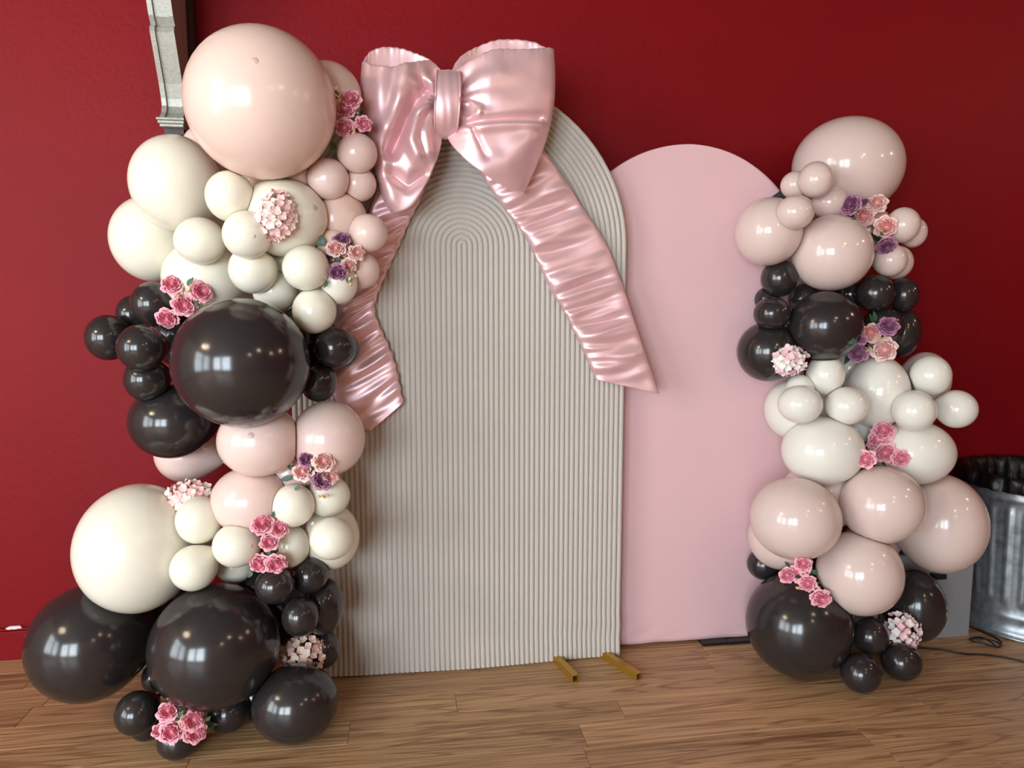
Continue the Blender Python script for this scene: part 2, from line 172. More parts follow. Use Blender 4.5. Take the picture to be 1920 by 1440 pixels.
SPRAYS = [
    ('pink rose spray between the huge peach balloon and the bow', (-0.1519, 2.3574, 1.9431),
     [('pink', (-0.1502, 2.3167, 1.9784), 0.0372, (-0.04, -0.98, 0.17)), ('pink', (-0.1655, 2.3215, 1.9493), 0.0335, (-0.14, -0.99, -0.03)), ('pink', (-0.1685, 2.3225, 1.8975), 0.0336, (-0.14, -0.93, -0.34)), ('pink', (-0.1136, 2.3169, 1.9092), 0.0299, (0.17, -0.95, -0.26))],
     [((-0.2021, 2.3116, 1.8483), 0.0211, (-0.35, -0.05, -0.93)), ((-0.1433, 2.3684, 1.9446), 0.0150, (0.93, -0.10, 0.34)), ((-0.1842, 2.2897, 1.9805), 0.0144, (-0.48, 0.17, 0.86))],
     [(-0.1863, 2.2793, 1.9806), (-0.1854, 2.2832, 1.9695), (-0.1368, 2.2982, 1.8883), (-0.1437, 2.3493, 1.9446)]),
    ('mixed pink and purple rose spray in front of the left satin tail', (-0.1897, 2.3383, 1.5118),
     [('pale', (-0.2033, 2.3023, 1.5311), 0.0338, (-0.12, -0.98, 0.17)), ('purple', (-0.1980, 2.2761, 1.4586), 0.0336, (-0.09, -0.96, -0.25)), ('pale', (-0.1434, 2.3164, 1.5198), 0.0304, (0.24, -0.97, 0.08)), ('purple', (-0.1874, 2.3118, 1.5580), 0.0302, (-0.02, -0.95, 0.32)), ('pale', (-0.1661, 2.3037, 1.4813), 0.0264, (0.11, -0.99, -0.13)), ('purple', (-0.2229, 2.3168, 1.5092), 0.0170, (-0.23, -0.97, 0.03))],
     [((-0.2405, 2.2956, 1.5431), 0.0245, (-0.32, 0.15, 0.93)), ((-0.2310, 2.2651, 1.4291), 0.0162, (-0.35, -0.05, -0.93)), ((-0.1631, 2.2722, 1.4426), 0.0147, (0.48, -0.17, -0.86))],
     [(-0.1696, 2.3178, 1.5115), (-0.1661, 2.3339, 1.5027), (-0.1749, 2.3201, 1.5034), (-0.1566, 2.2684, 1.4392), (-0.1627, 2.2615, 1.4261), (-0.1477, 2.2819, 1.4446)]),
    ('pink rose spray above the left of the huge charcoal balloon', (-0.7022, 2.4454, 1.3747),
     [('pink', (-0.7134, 2.3989, 1.4211), 0.0382, (-0.01, -0.93, 0.38)), ('pink', (-0.6235, 2.3843, 1.3997), 0.0401, (0.46, -0.86, 0.20)), ('pink', (-0.6836, 2.4058, 1.3583), 0.0423, (0.21, -0.98, -0.01)), ('pink', (-0.7406, 2.4253, 1.3180), 0.0407, (-0.10, -0.96, -0.25))],
     [((-0.6526, 2.3681, 1.4238), 0.0181, (0.51, 0.02, 0.86)), ((-0.6328, 2.4006, 1.3599), 0.0202, (0.48, -0.17, -0.86)), ((-0.6183, 2.3953, 1.3683), 0.0134, (0.99, -0.15, 0.00))],
     [(-0.6692, 2.3647, 1.4171), (-0.6586, 2.3646, 1.4090), (-0.6790, 2.3742, 1.3993), (-0.7018, 2.3918, 1.3897), (-0.6916, 2.3884, 1.3847), (-0.6514, 2.3657, 1.4025)]),
    ('mixed pink and purple rose spray beside the ribbed backdrop, low on the tall column', (-0.2829, 2.3343, 0.8328),
     [('pale', (-0.3152, 2.2555, 0.8467), 0.0378, (-0.24, -0.94, 0.26)), ('purple', (-0.2582, 2.2565, 0.8191), 0.0380, (0.11, -0.99, 0.11)), ('purple', (-0.3012, 2.2315, 0.8883), 0.0299, (-0.17, -0.88, 0.45)), ('pale', (-0.2506, 2.2166, 0.8833), 0.0373, (0.12, -0.91, 0.41)), ('pale', (-0.2337, 2.2558, 0.8285), 0.0285, (0.24, -0.96, 0.16))],
     [((-0.3571, 2.2851, 0.8208), 0.0267, (-0.98, 0.13, -0.17)), ((-0.3553, 2.2894, 0.8470), 0.0200, (-0.48, 0.17, 0.86)), ((-0.3096, 2.3103, 0.7819), 0.0220, (-0.35, -0.05, -0.93)), ((-0.3278, 2.2441, 0.8028), 0.0164, (-0.77, 0.04, -0.64))],
     [(-0.2638, 2.2064, 0.8794), (-0.2731, 2.2164, 0.8692), (-0.2669, 2.2481, 0.7656), (-0.2571, 2.2451, 0.7593), (-0.2489, 2.2464, 0.7687), (-0.2620, 2.2487, 0.7721), (-0.3560, 2.2871, 0.8645)]),
    ('pink rose spray running down above the small charcoal balloons', (-0.4239, 2.2484, 0.6211),
     [('pink', (-0.4353, 2.2149, 0.6951), 0.0390, (-0.04, -0.77, 0.64)), ('pink', (-0.3879, 2.2178, 0.6786), 0.0317, (0.22, -0.80, 0.56)), ('pink', (-0.4176, 2.2177, 0.6382), 0.0317, (0.07, -0.91, 0.40)), ('pink', (-0.4473, 2.2138, 0.5755), 0.0354, (-0.12, -0.99, 0.02)), ('pink', (-0.3990, 2.2058, 0.5741), 0.0373, (0.18, -0.98, 0.01))],
     [((-0.4224, 2.2708, 0.5862), 0.0200, (0.86, -0.07, 0.50)), ((-0.4683, 2.2044, 0.5500), 0.0146, (-0.65, 0.01, -0.76)), ((-0.4054, 2.2266, 0.7169), 0.0130, (0.19, 0.08, 0.98))],
     [(-0.3979, 2.2405, 0.5904), (-0.3906, 2.2370, 0.6015), (-0.3860, 2.2433, 0.6263), (-0.3707, 2.2366, 0.5733)]),
    ('pink rose spray on the small charcoal balloon at the bottom of the tall column', (-0.6968, 2.1742, 0.0969),
     [('pink', (-0.7129, 2.1499, 0.1557), 0.0364, (-0.01, -0.71, 0.70)), ('pink', (-0.6412, 2.1364, 0.1305), 0.0364, (0.37, -0.76, 0.53)), ('pink', (-0.6960, 2.1209, 0.1097), 0.0396, (0.05, -0.90, 0.44)), ('pink', (-0.7375, 2.1436, 0.1029), 0.0272, (-0.20, -0.86, 0.46)), ('pink', (-0.6367, 2.1359, 0.0933), 0.0364, (0.43, -0.83, 0.37))],
     [((-0.6136, 2.2083, 0.0724), 0.0198, (0.99, -0.15, 0.00)), ((-0.5993, 2.1214, 0.1374), 0.0142, (0.77, -0.04, 0.64)), ((-0.6741, 2.1338, 0.1483), 0.0142, (0.51, 0.02, 0.86))],
     [(-0.6822, 2.1529, 0.1259), (-0.6697, 2.1353, 0.1253), (-0.6685, 2.1249, 0.1482), (-0.6624, 2.1250, 0.1208), (-0.6757, 2.1252, 0.1253)]),
    ('mixed pink and purple rose spray near the top of the right column', (1.7634, 2.5569, 1.6923),
     [('purple', (1.6197, 2.4724, 1.7219), 0.0447, (-0.78, -0.60, 0.17)), ('pale', (1.7557, 2.5183, 1.7346), 0.0434, (-0.50, -0.83, 0.24)), ('coral', (1.7244, 2.5420, 1.6918), 0.0438, (-0.67, -0.74, 0.00)), ('coral', (1.7413, 2.4418, 1.6421), 0.0446, (-0.36, -0.91, -0.20)), ('purple', (1.7280, 2.4113, 1.5706), 0.0397, (-0.29, -0.82, -0.49)), ('purple', (1.7186, 2.5346, 1.7419), 0.0183, (-0.65, -0.72, 0.24))],
     [((1.6796, 2.5847, 1.7061), 0.0244, (-0.93, 0.10, -0.34)), ((1.5751, 2.3849, 1.6650), 0.0188, (-0.35, -0.05, -0.93)), ((1.7898, 2.5707, 1.6342), 0.0266, (-0.19, -0.08, -0.98)), ((1.8006, 2.5746, 1.6126), 0.0226, (0.48, -0.17, -0.86))],
     [(1.7829, 2.5634, 1.6635), (1.7933, 2.5636, 1.6776), (1.7794, 2.5637, 1.6514), (1.7112, 2.5786, 1.7019)]),
    ('mixed pink and purple rose spray beside the large charcoal balloon on the right column', (1.7283, 2.4592, 1.2270),
     [('coral', (1.6957, 2.4257, 1.2567), 0.0404, (-0.60, -0.76, 0.25)), ('purple', (1.7379, 2.3911, 1.2810), 0.0422, (-0.33, -0.86, 0.40)), ('purple', (1.6635, 2.4442, 1.1812), 0.0408, (-0.73, -0.68, -0.09)), ('pale', (1.7423, 2.4135, 1.1962), 0.0518, (-0.42, -0.91, -0.04)), ('purple', (1.5985, 2.3314, 1.2346), 0.0194, (-0.70, -0.70, 0.12))],
     [((1.7017, 2.4168, 1.3037), 0.0253, (-0.16, 0.13, 0.98)), ((1.5527, 2.2997, 1.2328), 0.0241, (-0.98, 0.13, -0.17)), ((1.7056, 2.5679, 1.1602), 0.0269, (-0.51, -0.02, -0.86)), ((1.6865, 2.4204, 1.2061), 0.0196, (0.93, -0.10, 0.34))],
     [(1.6794, 2.4129, 1.2027), (1.6870, 2.4109, 1.1950), (1.6773, 2.4119, 1.1911), (1.7056, 2.4076, 1.2379), (1.7124, 2.3966, 1.2422), (1.7299, 2.3855, 1.2426), (1.7104, 2.5358, 1.1336)]),
    ('pink rose spray between the two large white balloons', (1.7763, 2.4340, 0.8210),
     [('pink', (1.7515, 2.4003, 0.8944), 0.0453, (-0.52, -0.69, 0.51)), ('pink', (1.7336, 2.4023, 0.8564), 0.0454, (-0.62, -0.70, 0.35)), ('pink', (1.7370, 2.3646, 0.8198), 0.0448, (-0.56, -0.81, 0.17)), ('pink', (1.5948, 2.2697, 0.8209), 0.0386, (-0.76, -0.65, 0.04)), ('pink', (1.7704, 2.3276, 0.8067), 0.0376, (-0.31, -0.95, 0.07))],
     [((1.7445, 2.3895, 0.7782), 0.0217, (0.85, -0.18, -0.50)), ((1.7695, 2.5099, 0.8161), 0.0206, (-0.75, 0.18, 0.64)), ((1.7494, 2.4360, 0.7740), 0.0181, (-0.35, -0.05, -0.93))],
     [(1.7021, 2.3948, 0.8266), (1.7416, 2.4372, 0.8067), (1.7749, 2.5139, 0.8089), (1.7431, 2.3581, 0.7832), (1.7483, 2.3471, 0.7775)]),
    ('pink rose spray on the huge charcoal balloon of the right column', (1.4289, 2.3516, 0.3631),
     [('pink', (1.3572, 2.3365, 0.3863), 0.0353, (-0.68, -0.63, 0.38)), ('pink', (1.3927, 2.3237, 0.3971), 0.0396, (-0.55, -0.71, 0.45)), ('pink', (1.3993, 2.2773, 0.3772), 0.0346, (-0.46, -0.83, 0.31)), ('pink', (1.4188, 2.2233, 0.3435), 0.0404, (-0.23, -0.97, 0.04)), ('pink', (1.3219, 2.1820, 0.4868), 0.0331, (-0.46, -0.68, 0.58))],
     [((1.4354, 2.3130, 0.4087), 0.0249, (0.85, -0.18, -0.50)), ((1.4277, 2.2801, 0.3744), 0.0209, (0.48, -0.17, -0.86)), ((1.3691, 2.3525, 0.4136), 0.0175, (-0.62, 0.18, 0.76))],
     [(1.4436, 2.3038, 0.3820), (1.4267, 2.2583, 0.3714), (1.3579, 2.2755, 0.3725), (1.3597, 2.2645, 0.3690), (1.4167, 2.2447, 0.3658), (1.4313, 2.3079, 0.4307)]),
]
HYDRANGEAS = [
    ('pink hydrangea head on the cream balloons below the huge peach one', (-0.3576, 2.2102, 1.6156), (0.0589, 0.0775), 'hpink'),
    ('pink and white hydrangea head peeping out above a small cream balloon', (-0.6844, 2.3700, 0.7531), (0.0782, 0.0510), 'hpink'),
    ('pale dusty hydrangea head on the large charcoal balloon on the floor', (-0.3431, 2.3322, 0.2145), (0.0789, 0.0702), 'hdust'),
    ('white and pink hydrangea head in front of the charcoal balloon by the pink panel', (1.3594, 2.3952, 1.1608), (0.0706, 0.0592), 'hwhite'),
    ('white hydrangea head above the small charcoal balloon near the floor', (1.8182, 2.3226, 0.1489), (0.0716, 0.0875), 'hwhite'),
]
# outlines of the bow: (x, z) in metres on the bow plane
RL_FRONT_TOP = [(0.175, 2.111), (0.198, 2.127), (0.237, 2.147), (0.306, 2.174), (0.403, 2.181), (0.504, 2.201)]
RL_BACK_TOP = [(0.167, 2.122), (0.189, 2.163), (0.229, 2.199), (0.283, 2.227), (0.346, 2.244), (0.444, 2.240), (0.504, 2.206)]
RL_BOTTOM = [(0.146, 1.938), (0.155, 1.894), (0.184, 1.850), (0.235, 1.801), (0.296, 1.764), (0.356, 1.738), (0.404, 1.735)]
RL_FOLD = [(0.504, 2.201), (0.510, 2.107), (0.502, 1.995), (0.473, 1.889), (0.433, 1.792), (0.404, 1.735)]
RL_KNOT = [(0.175, 2.111), (0.178, 2.020), (0.146, 1.938)]
LL_FRONT_TOP = [(0.131, 2.120), (0.099, 2.143), (0.068, 2.134), (0.026, 2.119), (-0.025, 2.107), (-0.075, 2.111), (-0.116, 2.134)]
LL_BACK_TOP = [(0.132, 2.127), (0.098, 2.159), (0.053, 2.182), (0.002, 2.196), (-0.054, 2.195), (-0.098, 2.175), (-0.116, 2.134)]
LL_BOTTOM = [(0.125, 1.935), (0.129, 1.888), (0.112, 1.825), (0.080, 1.753), (0.031, 1.679), (-0.028, 1.656)]
LL_FOLD = [(-0.116, 2.134), (-0.123, 2.055), (-0.113, 1.963), (-0.095, 1.872), (-0.078, 1.779), (-0.055, 1.694), (-0.028, 1.656)]
LL_KNOT = [(0.130, 2.119), (0.112, 2.018), (0.125, 1.934)]
RC1 = [(0.190, 1.940), (0.322, 1.956), (0.451, 1.967)]
RC2 = [(0.197, 1.923), (0.322, 1.938), (0.448, 1.946)]
RC3 = [(0.225, 1.931), (0.259, 1.862), (0.274, 1.836)]
RC4 = [(0.188, 2.004), (0.225, 2.007), (0.251, 1.987), (0.246, 1.965), (0.215, 1.954)]
RC5 = [(0.260, 1.795), (0.339, 1.827), (0.413, 1.894)]
RC6 = [(0.195, 2.025), (0.262, 2.074), (0.313, 2.093)]
LC1 = [(0.076, 2.053), (0.042, 2.000), (0.008, 1.930), (-0.032, 1.846)]
LC2 = [(0.124, 2.065), (0.083, 2.066), (0.059, 2.039)]
LC3 = [(0.082, 1.985), (0.048, 1.959), (0.032, 1.881), (0.053, 1.833)]
LC4 = [(-0.033, 1.780), (0.020, 1.744), (0.076, 1.783)]
LC5 = [(-0.056, 2.108), (-0.065, 1.979), (-0.058, 1.833), (-0.043, 1.700)]
LC6 = [(0.017, 2.102), (-0.005, 1.998), (-0.033, 1.915)]
LC7 = [(0.102, 1.961), (0.081, 1.903), (0.091, 1.845)]
RT_LEFT = [(0.215, 1.903), (0.275, 1.793), (0.330, 1.719), (0.377, 1.660), (0.424, 1.602), (0.471, 1.511), (0.520, 1.409), (0.569, 1.333), (0.608, 1.257), (0.648, 1.175), (0.689, 1.087)]
RT_RIGHT = [(0.460, 1.925), (0.565, 1.796), (0.642, 1.692), (0.716, 1.588), (0.768, 1.476), (0.810, 1.362), (0.857, 1.223), (0.894, 1.119), (0.926, 1.034)]
LT_RIGHT = [(0.106, 1.847), (0.065, 1.722), (0.028, 1.650), (-0.009, 1.569), (-0.056, 1.470), (-0.088, 1.394), (-0.100, 1.344), (-0.083, 1.285), (-0.055, 1.221), (-0.034, 1.160), (-0.021, 1.095), (-0.006, 1.016)]
LT_LEFT = [(-0.067, 1.789), (-0.114, 1.665), (-0.166, 1.559), (-0.199, 1.451), (-0.224, 1.344), (-0.245, 1.235), (-0.254, 1.144), (-0.250, 1.048), (-0.193, 0.958), (-0.130, 0.913)]
KNOT = [(0.149, 2.100), (0.148, 2.011), (0.147, 1.922)]
# ------------------------------------------------------------------ helpers
def tag(o, label=None, cat=None, group=None, kind=None):
    if label: o['label'] = label
    if cat: o['category'] = cat
    if group: o['group'] = group
    if kind: o['kind'] = kind
    return o
def link(o, parent=None):
    COL.objects.link(o)
    if parent is not None: o.parent = parent
    return o
def empty(name, loc=(0, 0, 0)):
    o = bpy.data.objects.new(name, None); o.empty_display_size = 0.05
    o.location = loc
    return link(o)
def mesh(name, verts, faces, mat, smooth=True):
    me = bpy.data.meshes.new(name)
    me.from_pydata([tuple(map(float, v)) for v in verts], [], [tuple(map(int, f)) for f in faces])
    if mat: me.materials.append(mat)
    if smooth: me.polygons.foreach_set('use_smooth', [True]*len(me.polygons))
    me.update()
    return me
def obj(name, verts, faces, mat, parent=None, loc=(0, 0, 0), smooth=True):
    o = bpy.data.objects.new(name, mesh(name, verts, faces, mat, smooth)); o.location = loc
    return link(o, parent)
class MB:
    """collects shapes that belong to one part"""
    def __init__(s): s.v, s.f = [], []
    def add(s, v, f):
        n = len(s.v); s.v += [tuple(p) for p in v]; s.f += [tuple(i+n for i in q) for q in f]
    def box(s, x0, x1, y0, y1, z0, z1):
        s.add([(x0,y0,z0),(x1,y0,z0),(x1,y1,z0),(x0,y1,z0),(x0,y0,z1),(x1,y0,z1),(x1,y1,z1),(x0,y1,z1)],
              [(0,3,2,1),(4,5,6,7),(0,1,5,4),(1,2,6,5),(2,3,7,6),(3,0,4,7)])
    def build(s, name, mat, parent=None, loc=(0, 0, 0), smooth=False):
        return obj(name, s.v, s.f, mat, parent, loc, smooth)
def bevel(o, w=0.003, seg=2):
    m = o.modifiers.new('bevel', 'BEVEL'); m.width = w; m.segments = seg; m.limit_method = 'ANGLE'
    return o
def lathe(profile, n=48, closed_top=False, closed_bottom=False, rad=None):
    """profile [(r, z)] revolved about z; rad(r, z, a) may modulate the radius"""
    v, f = [], []
    for r, z in profile:
        for k in range(n):
            a = 2*math.pi*k/n
            q = rad(r, z, a) if rad else r
            v.append((q*math.cos(a), q*math.sin(a), z))
    for i in range(len(profile)-1):
        for k in range(n):
            k2 = (k+1) % n
            f.append((i*n+k, i*n+k2, (i+1)*n+k2, (i+1)*n+k))
    if closed_bottom: f.append(tuple(range(n-1, -1, -1)))
    if closed_top: f.append(tuple(range((len(profile)-1)*n, len(profile)*n)))
    return v, f
def tube(pts, r, n=8):
    pts = [Vector(p) for p in pts]
    v, f = [], []
    for i, p in enumerate(pts):
        t = (pts[min(i+1, len(pts)-1)] - pts[max(i-1, 0)]).normalized()
        a = t.cross(Vector((0.13, 0.21, 0.97))).normalized(); b = t.cross(a).normalized()
        for k in range(n):
            w = 2*math.pi*k/n
            v.append(p + a*r*math.cos(w) + b*r*math.sin(w))
    for i in range(len(pts)-1):
        for k in range(n):
            k2 = (k+1) % n
            f.append((i*n+k, i*n+k2, (i+1)*n+k2, (i+1)*n+k))
    f.append(tuple(range(n-1, -1, -1))); f.append(tuple(range((len(pts)-1)*n, len(pts)*n)))
    return v, f
def smooth_path(pts, n):
    """Catmull-Rom resampling of a polyline to n+1 points"""
    P = [np.array(p, float) for p in pts]
    seg = [np.linalg.norm(P[i+1]-P[i]) for i in range(len(P)-1)]
    cum = np.concatenate([[0], np.cumsum(seg)])
    out = []
    for s in np.linspace(0, cum[-1], n+1):
        i = min(int(np.searchsorted(cum, s, side='right'))-1, len(P)-2)
        t = (s-cum[i])/max(seg[i], 1e-9)
        p0, p1, p2, p3 = P[max(i-1, 0)], P[i], P[i+1], P[min(i+2, len(P)-1)]
        out.append(0.5*((2*p1)+(-p0+p2)*t+(2*p0-5*p1+4*p2-p3)*t*t+(-p0+3*p1-3*p2+p3)*t**3))
    return np.array(out)
def sm(a, b, x):
    t = min(max((x-a)/(b-a), 0), 1); return t*t*(3-2*t)

# ------------------------------------------------------------------ materials
def srgb(r, g, b):
    return tuple((c/255/12.92 if c/255 <= 0.04045 else ((c/255+0.055)/1.055)**2.4) for c in (r, g, b)) + (1,)
def mat(name, colour, rough=0.5, spec=0.5, metal=0.0, bump=None, vary=None, **extra):
    """bump = (scale, strength, distance); vary = (scale, second colour, amount)"""
    m = bpy.data.materials.new(name); m.use_nodes = True
    nt = m.node_tree; b = nt.nodes['Principled BSDF']
    b.inputs['Base Color'].default_value = colour
    b.inputs['Roughness'].default_value = rough
    b.inputs['Specular IOR Level'].default_value = spec
    b.inputs['Metallic'].default_value = metal
    for k, v in extra.items(): b.inputs[k.replace('_', ' ')].default_value = v
    tc = nt.nodes.new('ShaderNodeTexCoord')
    if bump:
        t = nt.nodes.new('ShaderNodeTexNoise'); t.inputs['Scale'].default_value = bump[0]; t.inputs['Detail'].default_value = 5
        bp = nt.nodes.new('ShaderNodeBump'); bp.inputs['Strength'].default_value = bump[1]; bp.inputs['Distance'].default_value = bump[2]
        nt.links.new(tc.outputs['Object'], t.inputs['Vector'])
        nt.links.new(t.outputs['Fac'], bp.inputs['Height']); nt.links.new(bp.outputs['Normal'], b.inputs['Normal'])
    if vary:
        t = nt.nodes.new('ShaderNodeTexNoise'); t.inputs['Scale'].default_value = vary[0]; t.inputs['Detail'].default_value = 4
        mx = nt.nodes.new('ShaderNodeMix'); mx.data_type = 'RGBA'
        rp = nt.nodes.new('ShaderNodeMapRange'); rp.inputs[1].default_value = 0.35; rp.inputs[2].default_value = 0.7; rp.inputs[4].default_value = vary[2]
        nt.links.new(tc.outputs['Object'], t.inputs['Vector']); nt.links.new(t.outputs['Fac'], rp.inputs[0])
        nt.links.new(rp.outputs[0], mx.inputs[0])
        mx.inputs[6].default_value = colour; mx.inputs[7].default_value = vary[1]
        nt.links.new(mx.outputs[2], b.inputs['Base Color'])
    return m
M = {}
M['peach'] = mat('peach_latex', srgb(232, 203, 190), 0.20, 0.5)
M['blush'] = mat('blush_latex', srgb(230, 203, 194), 0.19, 0.5)
M['rblush'] = mat('nude_blush_latex', srgb(222, 200, 192), 0.14, 0.5)
M['cream'] = mat('cream_latex', srgb(236, 231, 214), 0.18, 0.5)
M['white'] = mat('ivory_latex', srgb(234, 231, 221), 0.14, 0.5)
M['black'] = mat('charcoal_latex', srgb(44, 40, 40), 0.16, 0.6)
for _k, _c in (('peach', (216, 184, 170)), ('blush', (206, 176, 164)), ('cream', (205, 194, 168)), ('white', (202, 194, 176))): M['tip_'+_k] = mat(_k+'_latex_tip', srgb(*_c), 0.3)
M['red'] = mat('red_paint', srgb(126, 11, 20), 0.55, 0.15, bump=(48, 0.4, 0.004), vary=(1.3, srgb(118, 10, 18), 0.8))
M['plaster'] = mat('pale_plaster', srgb(205, 196, 186), 0.7, bump=(40, 0.2, 0.003))
M['ceiling'] = mat('grey_ceiling', srgb(120, 112, 106), 0.8)
M['frame'] = mat('dark_window_frame', srgb(60, 58, 56), 0.4)
M['chip'] = mat('bare_plaster_chip', srgb(225, 215, 210), 0.8, bump=(90, 0.4, 0.002))
M['arch'] = mat('taupe_ribbed_fabric', srgb(193, 186, 178), 0.75, 0.25, bump=(600, 0.15, 0.0005), Sheen_Weight=0.15)
M['pinkpanel'] = mat('pink_stretch_fabric', srgb(226, 186, 190), 0.75, 0.25, bump=(700, 0.12, 0.0004), Sheen_Weight=0.15)
M['satin'] = mat('pink_satin', srgb(238, 196, 200), 0.41, 0.9, 0.5, bump=(9, 0.10, 0.012), Sheen_Weight=0.25)
M['gold'] = mat('brushed_gold', srgb(190, 150, 60), 0.35, 0.5, 0.75, bump=(120, 0.1, 0.001))
M['hole'] = mat('tube_inside', srgb(20, 18, 15), 0.8)
M['plastic'] = mat('black_plastic', srgb(22, 21, 22), 0.45)
M['bag'] = mat('black_liner', srgb(12, 12, 13), 0.42, 0.5, bump=(22, 0.6, 0.01))
M['zinc'] = mat('galvanized_steel', srgb(188, 197, 203), 0.38, 0.5, 0.75, bump=(60, 0.2, 0.002), vary=(26, srgb(128, 140, 148), 0.9))
M['board'] = mat('grey_board', srgb(140, 142, 146), 0.6, bump=(200, 0.1, 0.0005))
M['greywood'] = mat('silver_painted_wood', srgb(168, 168, 160), 0.42, 0.5, 0.25, bump=(220, 0.3, 0.001), vary=(140, srgb(140, 139, 130), 0.7))
M['darkwood'] = mat('dark_bracket_side', srgb(64, 46, 42), 0.5, bump=(60, 0.3, 0.003), vary=(12, srgb(40, 28, 27), 0.9))
M['leaf'] = mat('green_leaf', srgb(70, 96, 58), 0.5, vary=(40, srgb(44, 72, 52), 0.9))
M['leafteal'] = mat('teal_leaf', srgb(62, 98, 84), 0.5, vary=(40, srgb(40, 72, 62), 0.9))
M['stem'] = mat('green_stem', srgb(88, 110, 50), 0.5)
M['bud'] = mat('pale_bud', srgb(226, 212, 150), 0.5, vary=(200, srgb(236, 180, 170), 0.8))
ROSE = {'pink': (srgb(248, 186, 198), srgb(240, 140, 164)), 'pale': (srgb(246, 216, 208), srgb(242, 176, 170)),
        'coral': (srgb(248, 210, 202), srgb(244, 150, 148)), 'purple': (srgb(184, 130, 158), srgb(146, 84, 120))}
for k, (a, c) in ROSE.items():
    M['petal_'+k] = mat(k+'_petal', a, 0.6, 0.3, vary=(18, c, 0.35)); M['heart_'+k] = mat(k+'_heart', c, 0.6, 0.3, vary=(30, a, 0.6))
def petal_mix(name, c1, c2):
    """each floret takes its own tint between two petal colours"""
    m = mat(name, c1, 0.6, 0.3); nt = m.node_tree
    oi = nt.nodes.new('ShaderNodeObjectInfo'); mx = nt.nodes.new('ShaderNodeMix'); mx.data_type = 'RGBA'
    nt.links.new(oi.outputs['Random'], mx.inputs[0]); mx.inputs[6].default_value = c1; mx.inputs[7].default_value = c2
    nt.links.new(mx.outputs[2], nt.nodes['Principled BSDF'].inputs['Base Color'])
    return m
M['hpink'] = petal_mix('pink_hydrangea', srgb(236, 180, 178), srgb(248, 232, 222))
M['hdust'] = petal_mix('dusty_hydrangea', srgb(216, 176, 168), srgb(236, 218, 200))
M['hwhite'] = petal_mix('white_hydrangea', srgb(240, 190, 194), srgb(246, 242, 238))
def glass_mat():
    m = bpy.data.materials.new('window_glass'); m.use_nodes = True; nt = m.node_tree
    nt.nodes.remove(nt.nodes['Principled BSDF'])
    a = nt.nodes.new('ShaderNodeBsdfTransparent'); g = nt.nodes.new('ShaderNodeBsdfGlossy'); g.inputs['Roughness'].default_value = 0.02
    x = nt.nodes.new('ShaderNodeMixShader'); x.inputs[0].default_value = 0.06
    nt.links.new(a.outputs[0], x.inputs[1]); nt.links.new(g.outputs[0], x.inputs[2])
    nt.links.new(x.outputs[0], nt.nodes['Material Output'].inputs[0])
    return m
M['glass'] = glass_mat()
def glow_mat():
    m = bpy.data.materials.new('warm_bulb'); m.use_nodes = True
    b = m.node_tree.nodes['Principled BSDF']; b.inputs['Emission Color'].default_value = (1, 0.80, 0.55, 1); b.inputs['Emission Strength'].default_value = 380
    return m
M['bulb'] = glow_mat()
